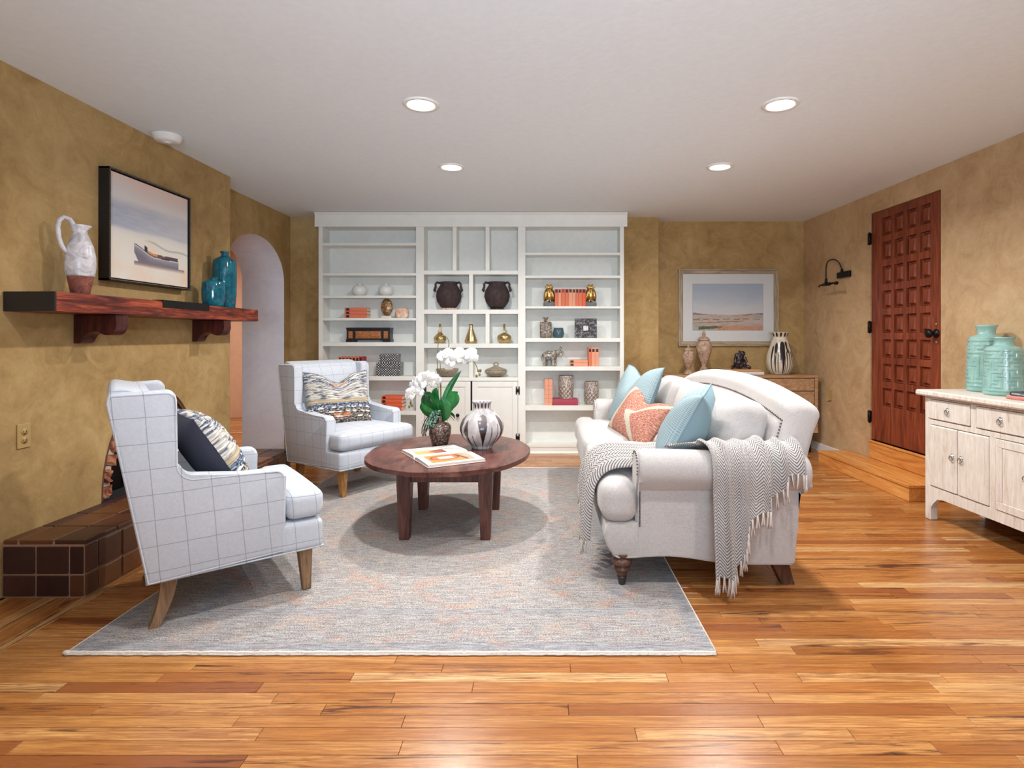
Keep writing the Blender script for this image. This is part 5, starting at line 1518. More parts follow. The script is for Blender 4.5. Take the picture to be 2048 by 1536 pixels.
def pageR(u, v):    # right-hand page: framed pottery photograph
    if .10 < u < .86 and .10 < v < .90:
        c_ = mixc((196, 132, 78), (150, 96, 66), smooth01((v-.6)*3+fbm(u, v, 5)))
        if v > .62: c_ = mixc(c_, (206, 160, 140), smooth01((v-.62)*4+fbm(u, v, 9)))
        d = math.hypot((u-.48)/.22, (v-.42)/.26)
        if d < 1: c_ = (104, 62, 52) if d > .88 else ((228, 218, 208) if .30 < v < .56 and .38 < u < .60 else (178, 112, 74))
        if abs(v-.70-.2*(u-.5)) < .025 and .25 < u < .8: c_ = (96, 60, 54)
        return c_
    return WH
def pageL(u, v):
    if .30 < u < .92 and .04 < v < .50 and False: return WH
    if .12 < u < .50 and .08 < v < .62: return mixc((214, 158, 96), (130, 74, 62), smooth01((v-.30)*4+1.4*fbm(u, v, 6)))
    if .55 < u < .80 and .08 < v < .42: return mixc((150, 160, 160), (190, 186, 176), .5+fbm(u, v, 6))
    return WH
page(1, pageR); page(-1, pageL)
# ============================================================ SOFA
def linen(name, c, d, s=1.0, bump=.25):
    q = NT(name); v = q.coord(); x1 = q.noise(q.coord('Object', (320, 320, 60)), 1, 2); x2 = q.noise(q.coord('Object', (60, 60, 420)), 1, 2); l = q.noise(v, 5, 3)
    f = q.math('ADD', q.math('MULTIPLY', x1, .4), q.math('ADD', q.math('MULTIPLY', x2, .4), q.math('MULTIPLY', l, .2)))
    col = q.ramp(f, [(.36, d), (.56, c)]); q.bump(q.math('ADD', x1, x2), bump, .0015)
    return q.out(col, .92, 0, .15, Sheen_Weight=.2)
M['linen'] = linen('ivory_linen', rgb(188, 183, 181), rgb(170, 164, 162))
M['nail'] = plain('pewter_nail', rgb(112, 104, 100), .35, .7)
M['turned'] = wood('turned_walnut', rgb(62, 40, 30), rgb(92, 62, 48), rgb(116, 82, 64), 'z', .38, 1.3)
sofa = thing('sofa', 'ivory linen sofa with rolled arms, camel back and nailhead trim', 'sofa', (.76, 3.80, 0))
Yn, Yf = 2.695, 4.905
# base
def bot(x_):   # bottom edge height along the side
    return .150-.030*smooth01((x_-.55)/.45)+.010*sin(max(0, min(1, (x_-.40)/.4))*PI)
poly = [(.330, bot(.33)+.012), (.302, .205), (.288, .255), (.296, .30), (.312, .315), (1.20, .33), (1.185, .125)]
xs_ = [1.17-(1.17-.36)*i/14 for i in range(15)]
poly += [(x_, bot(x_)) for x_ in xs_]
b = MB(); b.prism(poly, Yn, Yf, 'xz', bev=.014, seg=3); lp(b.build('base', M['linen'], smooth='auto'), sofa)
b = MB()
w0 = [(.345, Yn+.006, bot(.34)+.006)]+[(x_, Yn+.004, bot(x_)+.001) for x_ in xs_[::-1]]+[(1.183, Yn+.010, .126), (1.186, Yf-.01, .126)]
b.tube(w0, .0055, 6); b.tube([(.345, Yn+.006, bot(.34)+.006), (.333, Yn+.02, .160), (.333, Yf-.02, .160)], .0055, 6); lp(b.build('hem_welt', M['linen']), sofa)
# arms
def armpoly(sg, yo):
    """sg=+1 near arm (outer side towards -Y)"""
    pts = [(0, .28), (0, .462)]
    cx_, cz_, r_ = .020, .580, .088
    a0, a1 = 218, -5
    for i in range(19):
        a = math.radians(a0+(a1-a0)*i/18); pts.append((cx_+r_*cos(a)*1.0, cz_+r_*sin(a)))
    pts += [(.118, .50), (.125, .28)]
    return [(yo+sg*p[0], p[1]) for p in pts]
for sg, yo in ((1, Yn+.002), (-1, Yf-.002)):
    b = MB(); b.prism(armpoly(sg, yo), .445, 1.245, 'yz', bev=.026, seg=4); 
    for v_ in b.bm.verts:                # the roll drops a little at the front and sweeps out at the back
        t = (v_.co.x-.445)/.8
        if v_.co.z < .475: v_.co.x = min(v_.co.x, 1.20)
        if v_.co.z > .47: v_.co.z += -.010*(1-smooth01(t*4))-.03*smooth01((t-.72)/.28)
    lp(b.build('arm', M['linen'], smooth='auto'), sofa)
    # outer side panel continues down to the hem
    b = MB(); pl = [(.445, bot(.445)+.004)]+[(x_, bot(x_)+.004) for x_ in xs_[::-1] if x_ > .45]+[(1.183, .13), (1.205, .42), (1.21, .47), (.445, .47)]
    b.prism(pl, yo-sg*.004, yo+sg*.03, 'xz', bev=.003, seg=1); lp(b.build('side_panel', M['linen'], smooth='auto'), sofa)
    # front facing of the arm
    b = MB(); ap = armpoly(sg, yo); cy_, cz_ = yo+sg*.05, .50
    b.prism([(cy_+(p[0]-cy_)*.80, cz_+(p[1]-cz_)*.88 if p[1] > .4 else .30) for p in ap], .437, .447, 'yz', bev=.004, seg=2); lp(b.build('arm_facing', M['linen'], smooth='auto'), sofa)
    b = MB()
    for i in range(26):
        z_ = .30+.0085*i*1.0; b.ell((.455, yo-sg*.005, z_+.0), .0048, n=6)
    for i in range(15):
        a = math.radians(200-13*i); b.ell((.437, yo+sg*(.020+.068*cos(a)), .575+.070*sin(a)), .0048, n=6)
    lp(b.build('nailhead_trim', M['nail']), sofa)
# camel back
def ztop_b(y_): 
    t = abs((y_-3.74)/1.06)
    return .962-.100*t**2.3
def inner_x(z_): return 1.03+.145*(z_-.3)/.55
N = 72
def backsec(y_):
    zt = ztop_b(y_); e_ = min(y_-2.715, 4.885-y_); k_ = math.sqrt(max(0, 1-(1-min(1, e_/.055))**2))
    cx_, cz_ = 1.235, zt-.064; r_ = .064
    pts = [(1.03, .30)]
    for i in range(1, 9): z_ = .3+(cz_-.3)*i/8; pts.append((inner_x(z_)+(1.171-inner_x(cz_))*(i/8)**2, z_))
    for i in range(1, 12): a = math.radians(180-15*i); pts.append((cx_+r_*cos(a)*(1 if i < 6 else 1.45), cz_+r_*sin(a)))
    for i in range(0, 9):
        z_ = cz_+(.14-cz_)*i/8; q = (cz_-z_)/(cz_-.14); pts.append((1.328-.148*q**.75, z_))
    mx = sum(p[0] for p in pts)/len(pts)
    out = []
    for (x_, z_) in pts:
        xm = 1.0+.23*(z_-.14)/.8+.07
        out.append((xm+(x_-xm)*(.25+.75*k_), y_, z_ if z_ < zt-.15 else zt-.15+(z_-(zt-.15))*(.72+.28*k_)))
    return out
ysec = [2.715+.0*0]+[2.715+.055*(i/6)**1.6 for i in range(1, 7)]+[2.77+(4.83-2.77)*i/N for i in range(1, N)]+[4.885-.055*((6-i)/6)**1.6 for i in range(0, 7)]
secs = [backsec(y_) for y_ in ysec]
b = MB(); m_ = len(secs[0]); vs = [p for s_ in secs for p in s_]; fs = []
for j in range(len(secs)-1):
    for i in range(m_-1): fs.append((j*m_+i, j*m_+i+1, (j+1)*m_+i+1, (j+1)*m_+i))
fs.append(tuple(range(m_))[::-1]); fs.append(tuple((len(secs)-1)*m_+i for i in range(m_)))
b.raw(vs, fs, None, None, True); bmesh.ops.recalc_face_normals(b.bm, faces=b.bm.faces)
lp(b.build('backrest', M['linen']), sofa)
# raised inner back panel and its nail line
def inpt(y_, z_, off): return (inner_x(z_)+(1.171-inner_x(ztop_b(y_)-.064))*((z_-.3)/(ztop_b(y_)-.064-.3))**2-off, y_, z_)
b = MB()
def pfn(u, v):
    y_ = 2.785+(4.815-2.785)*u; z_ = .45+(ztop_b(y_)-.105-.45)*v
    e_ = min(u, 1-u)*40; e2 = (1-v)*14; k_ = smooth01(min(1, e_))*smooth01(min(1, e2))
    return inpt(y_, z_, -.002+.016*k_)
b.grid(pfn, 90, 14, flip=True); lp(b.build('inner_back', M['linen']), sofa)
b = MB(); npts = []
yy = 2.80
path = [(2.782, .55+(ztop_b(2.782)-.10-.55)*i/60) for i in range(61)]+[(2.782+(4.818-2.782)*i/200, ztop_b(2.782+(4.818-2.782)*i/200)-.10) for i in range(201)]+[(4.818, ztop_b(4.818)-.10-(.3)*i/60) for i in range(61)]
acc = 0; last = path[0]
for p_ in path:
    acc += math.hypot(p_[0]-last[0], p_[1]-last[1]); last = p_
    if acc >= .0155: acc = 0; b.ell(inpt(p_[0], p_[1], .003), .0056, n=6)
lp(b.build('nailhead_trim', M['nail']), sofa)
# seat cushions
def tilt(c, ry, rx=0): return T(*c) @ RY(ry) @ RX(rx)
for k, (y0, y1, ear) in enumerate(((2.83, 3.795, 2.672), (3.805, 4.772, 4.93))):
    b = MB(); b.soft(.665, (y0+y1)/2, .410, .770, y1-y0, .185, .062, (.012, .004, .026), n=14)
    ey0, ey1 = (ear, y0+.18) if k == 0 else (y1-.18, ear)
    b.soft(.362, (ey0+ey1)/2, .408, .166, ey1-ey0, .182, .058, (.012, .004, .010), n=10)
    lp(b.build('seat_cushion', M['linen']), sofa)
for k, yc_ in enumerate((3.150, 3.795, 4.445)):
    b = MB(); b.soft(0, 0, 0, .17, .620, .385, .065, (.045, .0, .014), n=14)
    for v_ in b.bm.verts: v_.co += Vector((.008*fbm(v_.co.y*4, v_.co.z*4, 1, k*9), 0, .010*fbm(v_.co.y*3, v_.co.x*3, 1, k*5)))
    for v_ in b.bm.verts: v_.co = tilt((1.015+(0 if k else -.005), yc_, .672), .27, 0) @ v_.co
    lp(b.build('back_cushion', M['linen']), sofa)
    p = MB(); h_ = .208; w2 = .302
    loop = [(-.070, -w2, -h_), (-.078, 0, -h_-.01), (-.070, w2, -h_), (-.082, w2+.003, 0), (-.070, w2, h_), (-.078, 0, h_+.016), (-.070, -w2, h_), (-.082, -w2-.003, 0)]
    pts = [tilt((1.015, yc_, .710), .27) @ Vector(q_) for q_ in loop]
    p.tube([q_ for q_ in pts], .003, 5, closed=True)
    p.bm.free()
# legs
def turned(x_, y_, z0):
    h_ = .165-z0
    b = MB(); b.lathe([(.020, .034), (.025, .050), (.029, .060), (.026, .064), (.036, .068), (.040, .076), (.036, .085), (.027, .089), (.040, .094), (.048, .104), (.049, .116), (.042, .124), (.031, .128), (.043, .134), (.045, .146), (.045, h_)], 28, T(x_, y_, z0)); o = lp(b.build('leg', M['turned']), sofa)
    b = MB(); b.lathe([(.012, 0), (.016, .002), (.018, .014), (.023, .036), (.024, .039), (.0001, .039)], 24, T(x_, y_, z0)); c_ = b.build('caster_cup', M['pewter'], o); c_['label'] = 'pewter ferrule'
for y_ in (2.735, 4.86): turned(.378, y_, RT+.0015)
for y_ in (2.78, 4.82):
    b = MB(); vs = []
    for z_, x0, hw_ in ((.135, 1.125, .042), (.0, 1.178, .030)):
        vs += [(x0-hw_, y_-hw_*.9, z_), (x0+hw_, y_-hw_*.9, z_), (x0+hw_, y_+hw_*.9, z_), (x0-hw_, y_+hw_*.9, z_)]
    b.raw(vs, [(0, 1, 2, 3), (7, 6, 5, 4), (0, 4, 5, 1), (1, 5, 6, 2), (2, 6, 7, 3), (3, 7, 4, 0)]); bmesh.ops.recalc_face_normals(b.bm, faces=b.bm.faces); lp(b.build('leg', M['turned']), sofa)

# ---------------- sofa pillows
def waffle():
    q = NT('pale_blue_waffle'); uv = q.n('ShaderNodeUVMap').outputs[0]; x = q.xyz(uv)
    a = q.math('PINGPONG', q.math('MULTIPLY', x[0], 46), .5); b_ = q.math('PINGPONG', q.math('MULTIPLY', x[1], 46), .5)
    h_ = q.math('MINIMUM', a, b_); nz = q.noise(q.coord(), 60, 3)
    col = q.ramp(h_, [(.0, rgb(164, 180, 184)), (.25, rgb(138, 160, 167)), (.5, rgb(114, 140, 151))]); q.bump(q.math('ADD', h_, q.math('MULTIPLY', nz, .4)), -.8, .006) if False else q.bump(h_, .6, .006)
    return q.out(col, .9, 0, .15)
M['waffle'] = waffle(); M['blue_cotton'] = plain('light_blue_cotton', rgb(122, 147, 156), .9, bump=.2, bscale=300, var=.03)
pillow('throw_pillow', 'pale blue waffle pillow standing by the near sofa arm', .47, .46, .24, .075, [M['waffle'], M['blue_cotton']], (.772, 3.085, .705), (-.80, .28, .46), (.38, -.2, .9), n=56, group='pale blue pillows', piping=M['blue_cotton'])
pillow('throw_pillow', 'pale blue waffle pillow at the far end of the sofa behind the rust pillow', .50, .50, .19, .07, [M['waffle'], M['blue_cotton']], (.715, 4.46, .725), (-.86, -.36, .40), n=56, group='pale blue pillows', piping=M['blue_cotton'])
def rust():
    q = NT('rust_weave_with_ivory_bands'); uv = q.n('ShaderNodeUVMap').outputs[0]; x = q.xyz(uv); v = q.coord()
    def st(sx, sy):
        m_ = q.n('ShaderNodeMapping'); q.set(m_.inputs[0], uv); m_.inputs['Scale'].default_value = (sx, sy, 1); return m_.outputs[0]
    nn = q.noise(st(20, 90), 1.2, 3, .6); n2 = q.noise(st(70, 60), 1.2, 2)
    base = q.ramp(nn, [(.36, rgb(136, 76, 64)), (.5, rgb(168, 110, 94)), (.64, rgb(206, 172, 156))])
    ivory = q.ramp(n2, [(.35, rgb(158, 148, 130)), (.6, rgb(206, 198, 182))])
    # two ivory zigzag bands running down the pillow
    zz = q.math('ABSOLUTE', q.math('SUBTRACT', q.math('FRACT', q.math('ADD', q.math('MULTIPLY', x[1], .9), .05)), .5))
    d1 = q.math('ABSOLUTE', q.math('SUBTRACT', x[0], .13))
    d2 = q.math('ABSOLUTE', q.math('SUBTRACT', x[0], q.math('ADD', .44, q.math('ADD', q.math('MAXIMUM', q.math('MULTIPLY', q.math('SUBTRACT', x[1], .52), 1.25), 0), q.math('MAXIMUM', q.math('MULTIPLY', q.math('SUBTRACT', .52, x[1]), .62), 0)))))
    d = q.math('MINIMUM', d1, d2)
    col = q.mix(q.ramp(d, [(.055, 1), (.062, 0)]), base, ivory); q.bump(q.math('ADD', nn, n2), .6, .004)
    return q.out(col, .95, 0, .1)
M['rust'] = rust()
pillow('throw_pillow', 'rust red woven pillow with ivory zigzag bands', .64, .36, .15, .06, [M['rust'], M['rust']], (.655, 3.93, .635), (-.80, -.27, .55), (.5, 0, .9), n=56)

# ---------------- throw blanket
def herring():
    q = NT('grey_herringbone_wool'); uv = q.n('ShaderNodeUVMap').outputs[0]; x = q.xyz(uv)
    zz = q.math('PINGPONG', q.math('DIVIDE', x[0], .024), 1)
    t = q.math('FRACT', q.math('ADD', q.math('DIVIDE', q.math('ADD', x[1], q.math('MULTIPLY', zz, .034)), .0145), 50))
    d = q.math('ABSOLUTE', q.math('SUBTRACT', t, .5)); nz = q.noise(q.coord(), 150, 2)
    col = q.mix(q.ramp(d, [(.15, 1), (.24, 0)]), q.ramp(nz, [(.3, rgb(178, 172, 168)), (.7, rgb(208, 203, 199))]), rgb(100, 96, 99))
    q.bump(q.math('ADD', d, q.math('MULTIPLY', nz, .5)), .4, .003)
    return q.out(col, .95, 0, .1, Sheen_Weight=.2)
M['herring'] = herring(); M['fringe'] = plain('ivory_wool_fringe', rgb(206, 196, 188), .95, bump=.4, bscale=200)
M['cable'] = herring()
throw = thing('throw_blanket', 'grey herringbone knitted throw with ivory fringe over the near sofa arm', 'blanket', (.8, 2.75, .7))
def poly_at(path, lens, L):
    if L <= 0: return path[0], (path[1]-path[0]).normalized()
    for i in range(len(path)-1):
        seg = lens[i+1]-lens[i]
        if L <= lens[i+1]: return path[i].lerp(path[i+1], (L-lens[i])/seg), (path[i+1]-path[i]).normalized()
    d = (path[-1]-path[-2]).normalized(); return path[-1]+d*(L-lens[-1]), d
def smooth_path(pts, n=60):
    p = cpath(pts, n); L = [0]
    for i in range(n): L.append(L[-1]+(p[i+1]-p[i]).length)
    return p, L
sp, sl = smooth_path([(0, 3.00, .585), (0, 2.90, .640), (0, 2.80, .678), (0, 2.73, .690), (0, 2.66, .672), (0, 2.622, .62), (0, 2.612, .56), (0, 2.618, .50), (0, 2.625, .44)])
def hem(u):   # height of the hem across the side fall
    if u < .24: return .100+.02*u
    if u < .62: return .105+(.40-.105)*smooth01((u-.24)/.38)**.9+.0
    return .40+.16*smooth01((u-.62)/.30)
def side_fn(u, v, extra=0):
    h_ = hem(u); total = sl[-1]+(.44-h_); L = total*v+extra
    p, d = poly_at(sp, sl, L)
    if L > sl[-1]: p = sp[-1]+Vector((0, -.03*min(1, (L-sl[-1])/.4), -(L-sl[-1]))); d = Vector((0, 0, -1))
    t = smooth01((L-.05)/(total*.9))
    xt = .60+.56*u; xb = .765+.42*u-.10*u*(1-u)
    x_ = xt+(xb-xt)*smooth01(L/.42)
    ph = u*5.2*2*PI+.8*sin(u*7)
    am = .008+.027*t
    nrm = Vector((0, d.z, -d.y)); 
    if nrm.y > 0 and L > .1: nrm = -nrm
    if L <= .12: nrm = Vector((0, 0, 1))
    off = am*(.55+.5*sin(ph))+.004*fbm(u*6, L*6, 1)
    # one deep overlapping pleat at a third of the width and another at two thirds
    for uc, dd in ((.30, .040), (.66, .034)):
        off += dd*t*(smooth01(1-(uc-u)/.26) if u < uc else smooth01(1-(u-uc)/.014))
    x_ += .012*t*cos(ph)+.004*fbm(u*5, L*4, 1, 8)
    q = Vector((x_, p.y, p.z))+nrm*off
    return q
b = MB(); b.grid(side_fn, 150, 110, uvf=lambda u, v: (u*.62, v*(sl[-1]+.44-hem(u)))); o = lp(b.build('side_drape', M['herring']), throw)
md = o.modifiers.new('s', 'SOLIDIFY'); md.thickness = .004; md.offset = 1
b = MB(); r5 = random.Random(9)
for i in range(34):
    u = .02+.97*i/33; p0 = side_fn(u, 1.0); L = r5.uniform(.055, .075)
    for k in range(3):
        dx = r5.uniform(-.010, .010); dy = r5.uniform(-.008, .002)
        b.tube([p0+Vector((0, 0, .006)), p0+Vector((dx*.3, dy*.6, -L*.35)), p0+Vector((dx*.8, dy, -L*.75)), p0+Vector((dx, dy, -L))], lambda t: .0042-.0012*t, 5)
o = lp(b.build('side_fringe', M['fringe']), throw); o['kind'] = 'stuff'
# short end hanging near the back of the arm
def back_fn(u, v):
    q = side_fn(.86+.16*u, v*.72); q.x += .02+.03*v; q.y -= .012; return q
# front fall over the seat cushion
fp, flen = smooth_path([(.66, 0, .560), (.56, 0, .548), (.45, 0, .545), (.36, 0, .540), (.300, 0, .512), (.262, 0, .455), (.250, 0, .39), (.243, 0, .33)])
def fh(u): return .185+.17*smooth01(u*1.1)
def front_fn(u, v):
    total = flen[-1]+(.33-fh(u)); L = total*v
    p, d = poly_at(fp, flen, L)
    if L > flen[-1]: p = fp[-1]+Vector((-.012*min(1, (L-flen[-1])/.2), 0, -(L-flen[-1]))); d = Vector((0, 0, -1))
    nrm = Vector((d.z, 0, -d.x)).normalized()
    if nrm.z < -.01 or (abs(nrm.z) < .02 and nrm.x > 0): nrm = -nrm
    t = smooth01(L/.3)
    y_ = 2.865+.52*u*(1-.16*t)-.050*t*(1-u)
    ph = u*6*PI
    off = (.012+.030*t)*abs(sin(ph))**.7+.003*fbm(u*5, L*5, 1, 4)
    return Vector((p.x, y_+.006*cos(ph*2), p.z))+nrm*off
b = MB(); b.grid(front_fn, 130, 90, uvf=lambda u, v: (u*.42, v*(flen[-1]+.33-fh(u))*1.0)); o = lp(b.build('front_drape', M['cable']), throw)
md = o.modifiers.new('s', 'SOLIDIFY'); md.thickness = .004; md.offset = 1
b = MB()
for i in range(30):
    u = .02+.96*i/29; p0 = front_fn(u, 1.0); L = r5.uniform(.06, .085)
    for k in range(3):
        dx = r5.uniform(-.008, .006); dy = r5.uniform(-.010, .010)
        b.tube([p0+Vector((0, 0, .006)), p0+Vector((dx*.3, dy*.6, -L*.35)), p0+Vector((dx*.8, dy, -L*.75)), p0+Vector((dx, dy, -L))], lambda t: .0040-.0014*t, 5)
o = lp(b.build('front_fringe', M['fringe']), throw); o['kind'] = 'stuff'
# ============================================================ NOOK: SIDEBOARD, PICTURE, OBJECTS
M['oak_pale'] = wood('pale_oak', rgb(142, 104, 70), rgb(176, 136, 98), rgb(196, 158, 120), 'x', .5, 1.0)
def chevron():
    q = NT('herringbone_oak_front'); v = q.coord(); x = q.xyz(v)
    t = q.math('PINGPONG', q.math('DIVIDE', x[0], .13), 1)
    f = q.math('FRACT', q.math('ADD', q.math('DIVIDE', q.math('ADD', x[2], q.math('MULTIPLY', t, .13)), .019), 40))
    nz = q.noise(q.coord('Object', (30, 30, 60)), 1, 3); d = q.math('ABSOLUTE', q.math('SUBTRACT', f, .5))
    col = q.mix(q.ramp(d, [(.40, 0), (.48, .5)]), q.ramp(nz, [(.3, rgb(150, 112, 78)), (.7, rgb(192, 154, 116))]), rgb(110, 78, 52))
    return q.out(col, .5)
M['chevron'] = chevron()
BX0, BX1, BY0, BY1, BZ0, BZ1 = 1.245, 2.80, 5.84, 6.262, .205, .79
sb = thing('sideboard', 'pale oak sideboard with herringbone drawer fronts behind the sofa', 'sideboard', ((BX0+BX1)/2, 6.05, 0))
b = MB(); b.box(BX0, BX1, BY0, BY1, BZ1-.026, BZ1, .002); b.box(BX0, BX0+.030, BY0, BY1, BZ0, BZ1-.026, .002); b.box(BX1-.030, BX1, BY0, BY1, BZ0, BZ1-.026, .002); b.box(BX0+.03, BX1-.03, BY0, BY1, BZ0, BZ0+.026, .002)
b.box(BX0+.03, BX1-.03, BY0+.03, BY1, BZ0+.026, BZ1-.026); lp(b.build('case', M['oak_pale']), sb)
for i in range(2):
    for j in range(4):
        w_ = (BX1-BX0-.07)/2; x0 = BX0+.033+i*(w_+.005); hh_ = (BZ1-BZ0-.058)/4; z0 = BZ0+.029+j*hh_
        b = MB(); b.box(x0+.003, x0+w_-.003, BY0+.006, BY0+.032, z0+.004, z0+hh_-.006, .002, 1); lp(b.build('drawer', M['chevron']), sb)
for x_ in (BX0+.08, BX1-.08):
    for y_ in (BY0+.05, BY1-.05):
        b = MB(); b.box(x_-.02, x_+.02, y_-.02, y_+.02, 0, BZ0, .002); lp(b.build('leg', M['black_metal']), sb)
# urns
M['urn'] = mottled('weathered_turned_wood', rgb(118, 90, 72), rgb(164, 136, 114), rgb(194, 172, 154), 22, .75, 0, .3, (.35, .5, .66))
def urn(name, label, loc, s_, r_):
    t = thing(name, label, 'urn', loc, 0, 'turned wooden urns')
    b = MB(); b.lathe([(.070*r_, 0), (.072*r_, .012*s_), (.062*r_, .018*s_), (.060*r_, .032*s_), (.045*r_, .045*s_), (.036*r_, .062*s_), (.026*r_, .072*s_), (.022*r_, .088*s_), (.026*r_, .094*s_), (.036*r_, .12*s_), (.060*r_, .18*s_), (.078*r_, .24*s_), (.082*r_, .285*s_), (.072*r_, .325*s_), (.056*r_, .345*s_), (.054*r_, .352*s_)], 36); b.build('urn_body', M['urn'], t)
    b = MB(); b.lathe([(.050*r_, .3515*s_), (.064*r_, .355*s_), (.062*r_, .364*s_), (.052*r_, .372*s_), (.040*r_, .386*s_), (.016*r_, .394*s_), (.012*r_, .402*s_), (.018*r_, .408*s_), (.019*r_, .420*s_), (.012*r_, .436*s_), (.007*r_, .448*s_), (.0001, .456*s_)], 32); b.build('lid', M['urn'], t)
urn('lidded_urn', 'taller turned wooden lidded urn with dark knots, on the sideboard', (1.690, 6.02, BZ1+.001), 1.0, 1.0)
urn('lidded_urn', 'smaller turned wooden lidded urn left of the taller one', (1.517, 5.98, BZ1+.001), .70, .78)
# two books and a bronze figure
def flatbook(label, w_, d_, h_, loc, rz, mat, pm=None):
    t = thing('book', label, 'book', loc, rz)
    b = MB(); b.box(-w_/2, w_/2, -d_/2, d_/2, 0, .0025, .001, 1); b.box(-w_/2, w_/2, -d_/2, d_/2, h_-.0025, h_, .001, 1)
    b.prism([(-d_/2, 0.0), (-d_/2, h_), (-d_/2-.004, h_*.75), (-d_/2-.005, h_*.5), (-d_/2-.004, h_*.25)], -w_/2, w_/2, 'yz'); b.build('cover', mat, t)
    b = MB(); b.box(-w_/2+.004, w_/2-.004, -d_/2+.001, d_/2-.004, .0026, h_-.0026); b.build('pages', M['paper'], t); return t
M['tan_cover'] = plain('tan_book_cover', rgb(192, 146, 104), .6); M['white_cover'] = plain('white_book_cover', rgb(214, 212, 208), .5)
flatbook('white book under the tan one beneath the bronze figure', .385, .25, .030, (2.075, 6.01, BZ1+.001), 0, M['white_cover'])
flatbook('tan book lying on the white one beneath the bronze figure', .355, .23, .024, (2.06, 6.01, BZ1+.0316), 0, M['tan_cover'])
M['bronze'] = mottled('dark_bronze', rgb(30, 24, 28), rgb(58, 48, 52), rgb(120, 108, 108), 40, .35, .6, .5)
b = MB()
b.ell((0, 0, .055), (.062, .05, .055)); b.ell((0, -.005, .10), (.052, .042, .05)); b.ell((.022, -.01, .158), (.038, .034, .032)); b.ell((-.022, .0, .142), (.030, .028, .026))
for s_ in (-1, 1):
    b.tube([(s_*.05, -.01, .03), (s_*.075, -.035, .026), (s_*.092, -.04, .014)], lambda t: .020-.002*t, 8); b.ell((s_*.092, -.045, .017), (.015, .018, .016))
    b.tube([(s_*.045, -.02, .12), (s_*.058, -.04, .08), (s_*.03, -.052, .045)], lambda t: .018-.004*t, 8)
b.ell((.018, -.042, .15), (.018, .014, .014)); b.ell((.046, .0, .172), (.010, .008, .014)); b.ell((-.002, .0, .182), (.010, .008, .012)); b.ell((.008, -.045, .12), (.018, .012, .02))
one('bronze_figurine', b, M['bronze'], 'dark bronze figurine of a crouching furry figure on two books', 'figurine', (2.055, 6.0, BZ1+.0575), remesh=.004)
# vase with drips
dr2 = []
for aa, zt, w0, zb_, w1 in ((262, .345, 16, .0, 2.4), (252, .30, 7, .12, 2.2), (285, .34, 9, .22, 3), (292, .27, 3, 0, 1.2), (279, .24, 3, 0, 1.2), (305, .25, 4, .02, 1.2), (240, .3, 3, .02, 1.3), (228, .33, 10, .02, 1.4), (318, .33, 8, 0, 1.3), (335, .3, 4, 0, 1.2), (210, .3, 6, 0, 1.4), (270, .2, 1.5, 0, 1.2)): dr2.append((aa, zt, w0, zb_, w1))
def spots2(a, z, c_):
    if .39 < z < .435:
        f = (a/30) % 1
        if abs(f-.5) < .26*math.sqrt(max(0, 1-((z-.412)/.024)**2)): return (46, 30, 28)
    return c_
drip_vase([(.085, 0), (.095, .006), (.12, .04), (.138, .10), (.138, .15), (.125, .22), (.105, .28), (.085, .34), (.070, .375), (.070, .39), (.082, .42), (.094, .44), (.091, .442), (.075, .41), (.062, .38), (.08, .3), (.1, .15)], 200, dr2, ((196, 186, 164), (222, 214, 198)), ((48, 38, 40), (30, 22, 22)), 'tall cream vase with black drip glaze and flared rim, on the sideboard', (2.490, 6.03, BZ1+.001), 0, spots2)
# landscape
M['greige'] = wood('greige_frame', rgb(132, 114, 92), rgb(164, 146, 122), rgb(184, 168, 146), 'x', .5, 1.5)
M['greige_z'] = wood('greige_frame_upright', rgb(132, 114, 92), rgb(164, 146, 122), rgb(184, 168, 146), 'z', .5, 1.5)
yw = 6.255/FPX
lx0, lx1, lz0, lz1 = (1357-1085)*yw, (1558-1085)*yw, EYE-(692-672)*yw, EYE-(538-672)*yw
lf = thing('landscape_picture', 'framed desert landscape print with a wide white mat above the sideboard', 'picture', ((lx0+lx1)/2, YN, (lz0+lz1)/2))
W_, H_ = lx1-lx0, lz1-lz0
fw = .052
for sg in (-1, 1):
    b = MB(); b.prism([(-.028, sg*H_/2), (-.028, sg*(H_/2-.014)), (-.020, sg*(H_/2-.020)), (-.020, sg*(H_/2-fw+.008)), (-.012, sg*(H_/2-fw)), (-.001, sg*(H_/2-fw)), (-.001, sg*H_/2)], -W_/2, W_/2, 'yz'); b.build('frame_rail', M['greige'], lf)
    b = MB(); b.prism([(sg*W_/2, -.0284), (sg*(W_/2-.014), -.0284), (sg*(W_/2-.020), -.0204), (sg*(W_/2-fw+.008), -.0204), (sg*(W_/2-fw), -.0124), (sg*(W_/2-fw), -.0014), (sg*W_/2, -.0014)], -H_/2, H_/2, 'xy'); b.build('frame_stile', M['greige_z'], lf)
ax0, ax1, az0, az1 = (1386.5-1085)*yw-lf.location.x, (1527-1085)*yw-lf.location.x, EYE-(660.5-672)*yw-lf.location.z, EYE-(568-672)*yw-lf.location.z
b = MB(); b.box(-W_/2+fw-.004, W_/2-fw+.004, -.007, -.002, -H_/2+fw-.004, H_/2-fw+.004); b.build('mat_board', plain('white_mat_board', rgb(240, 236, 232), .8, var=.01), lf)
b = MB(); 
for q_ in ((ax0-.004, ax1+.004, az0-.004, az0), (ax0-.004, ax1+.004, az1, az1+.004), (ax0-.004, ax0, az0, az1), (ax1, ax1+.004, az0, az1)): b.box(q_[0], q_[1], -.0085, -.0068, q_[2], q_[3])
b.build('mat_bevel', plain('grey_mat_bevel', rgb(186, 182, 182), .7), lf)
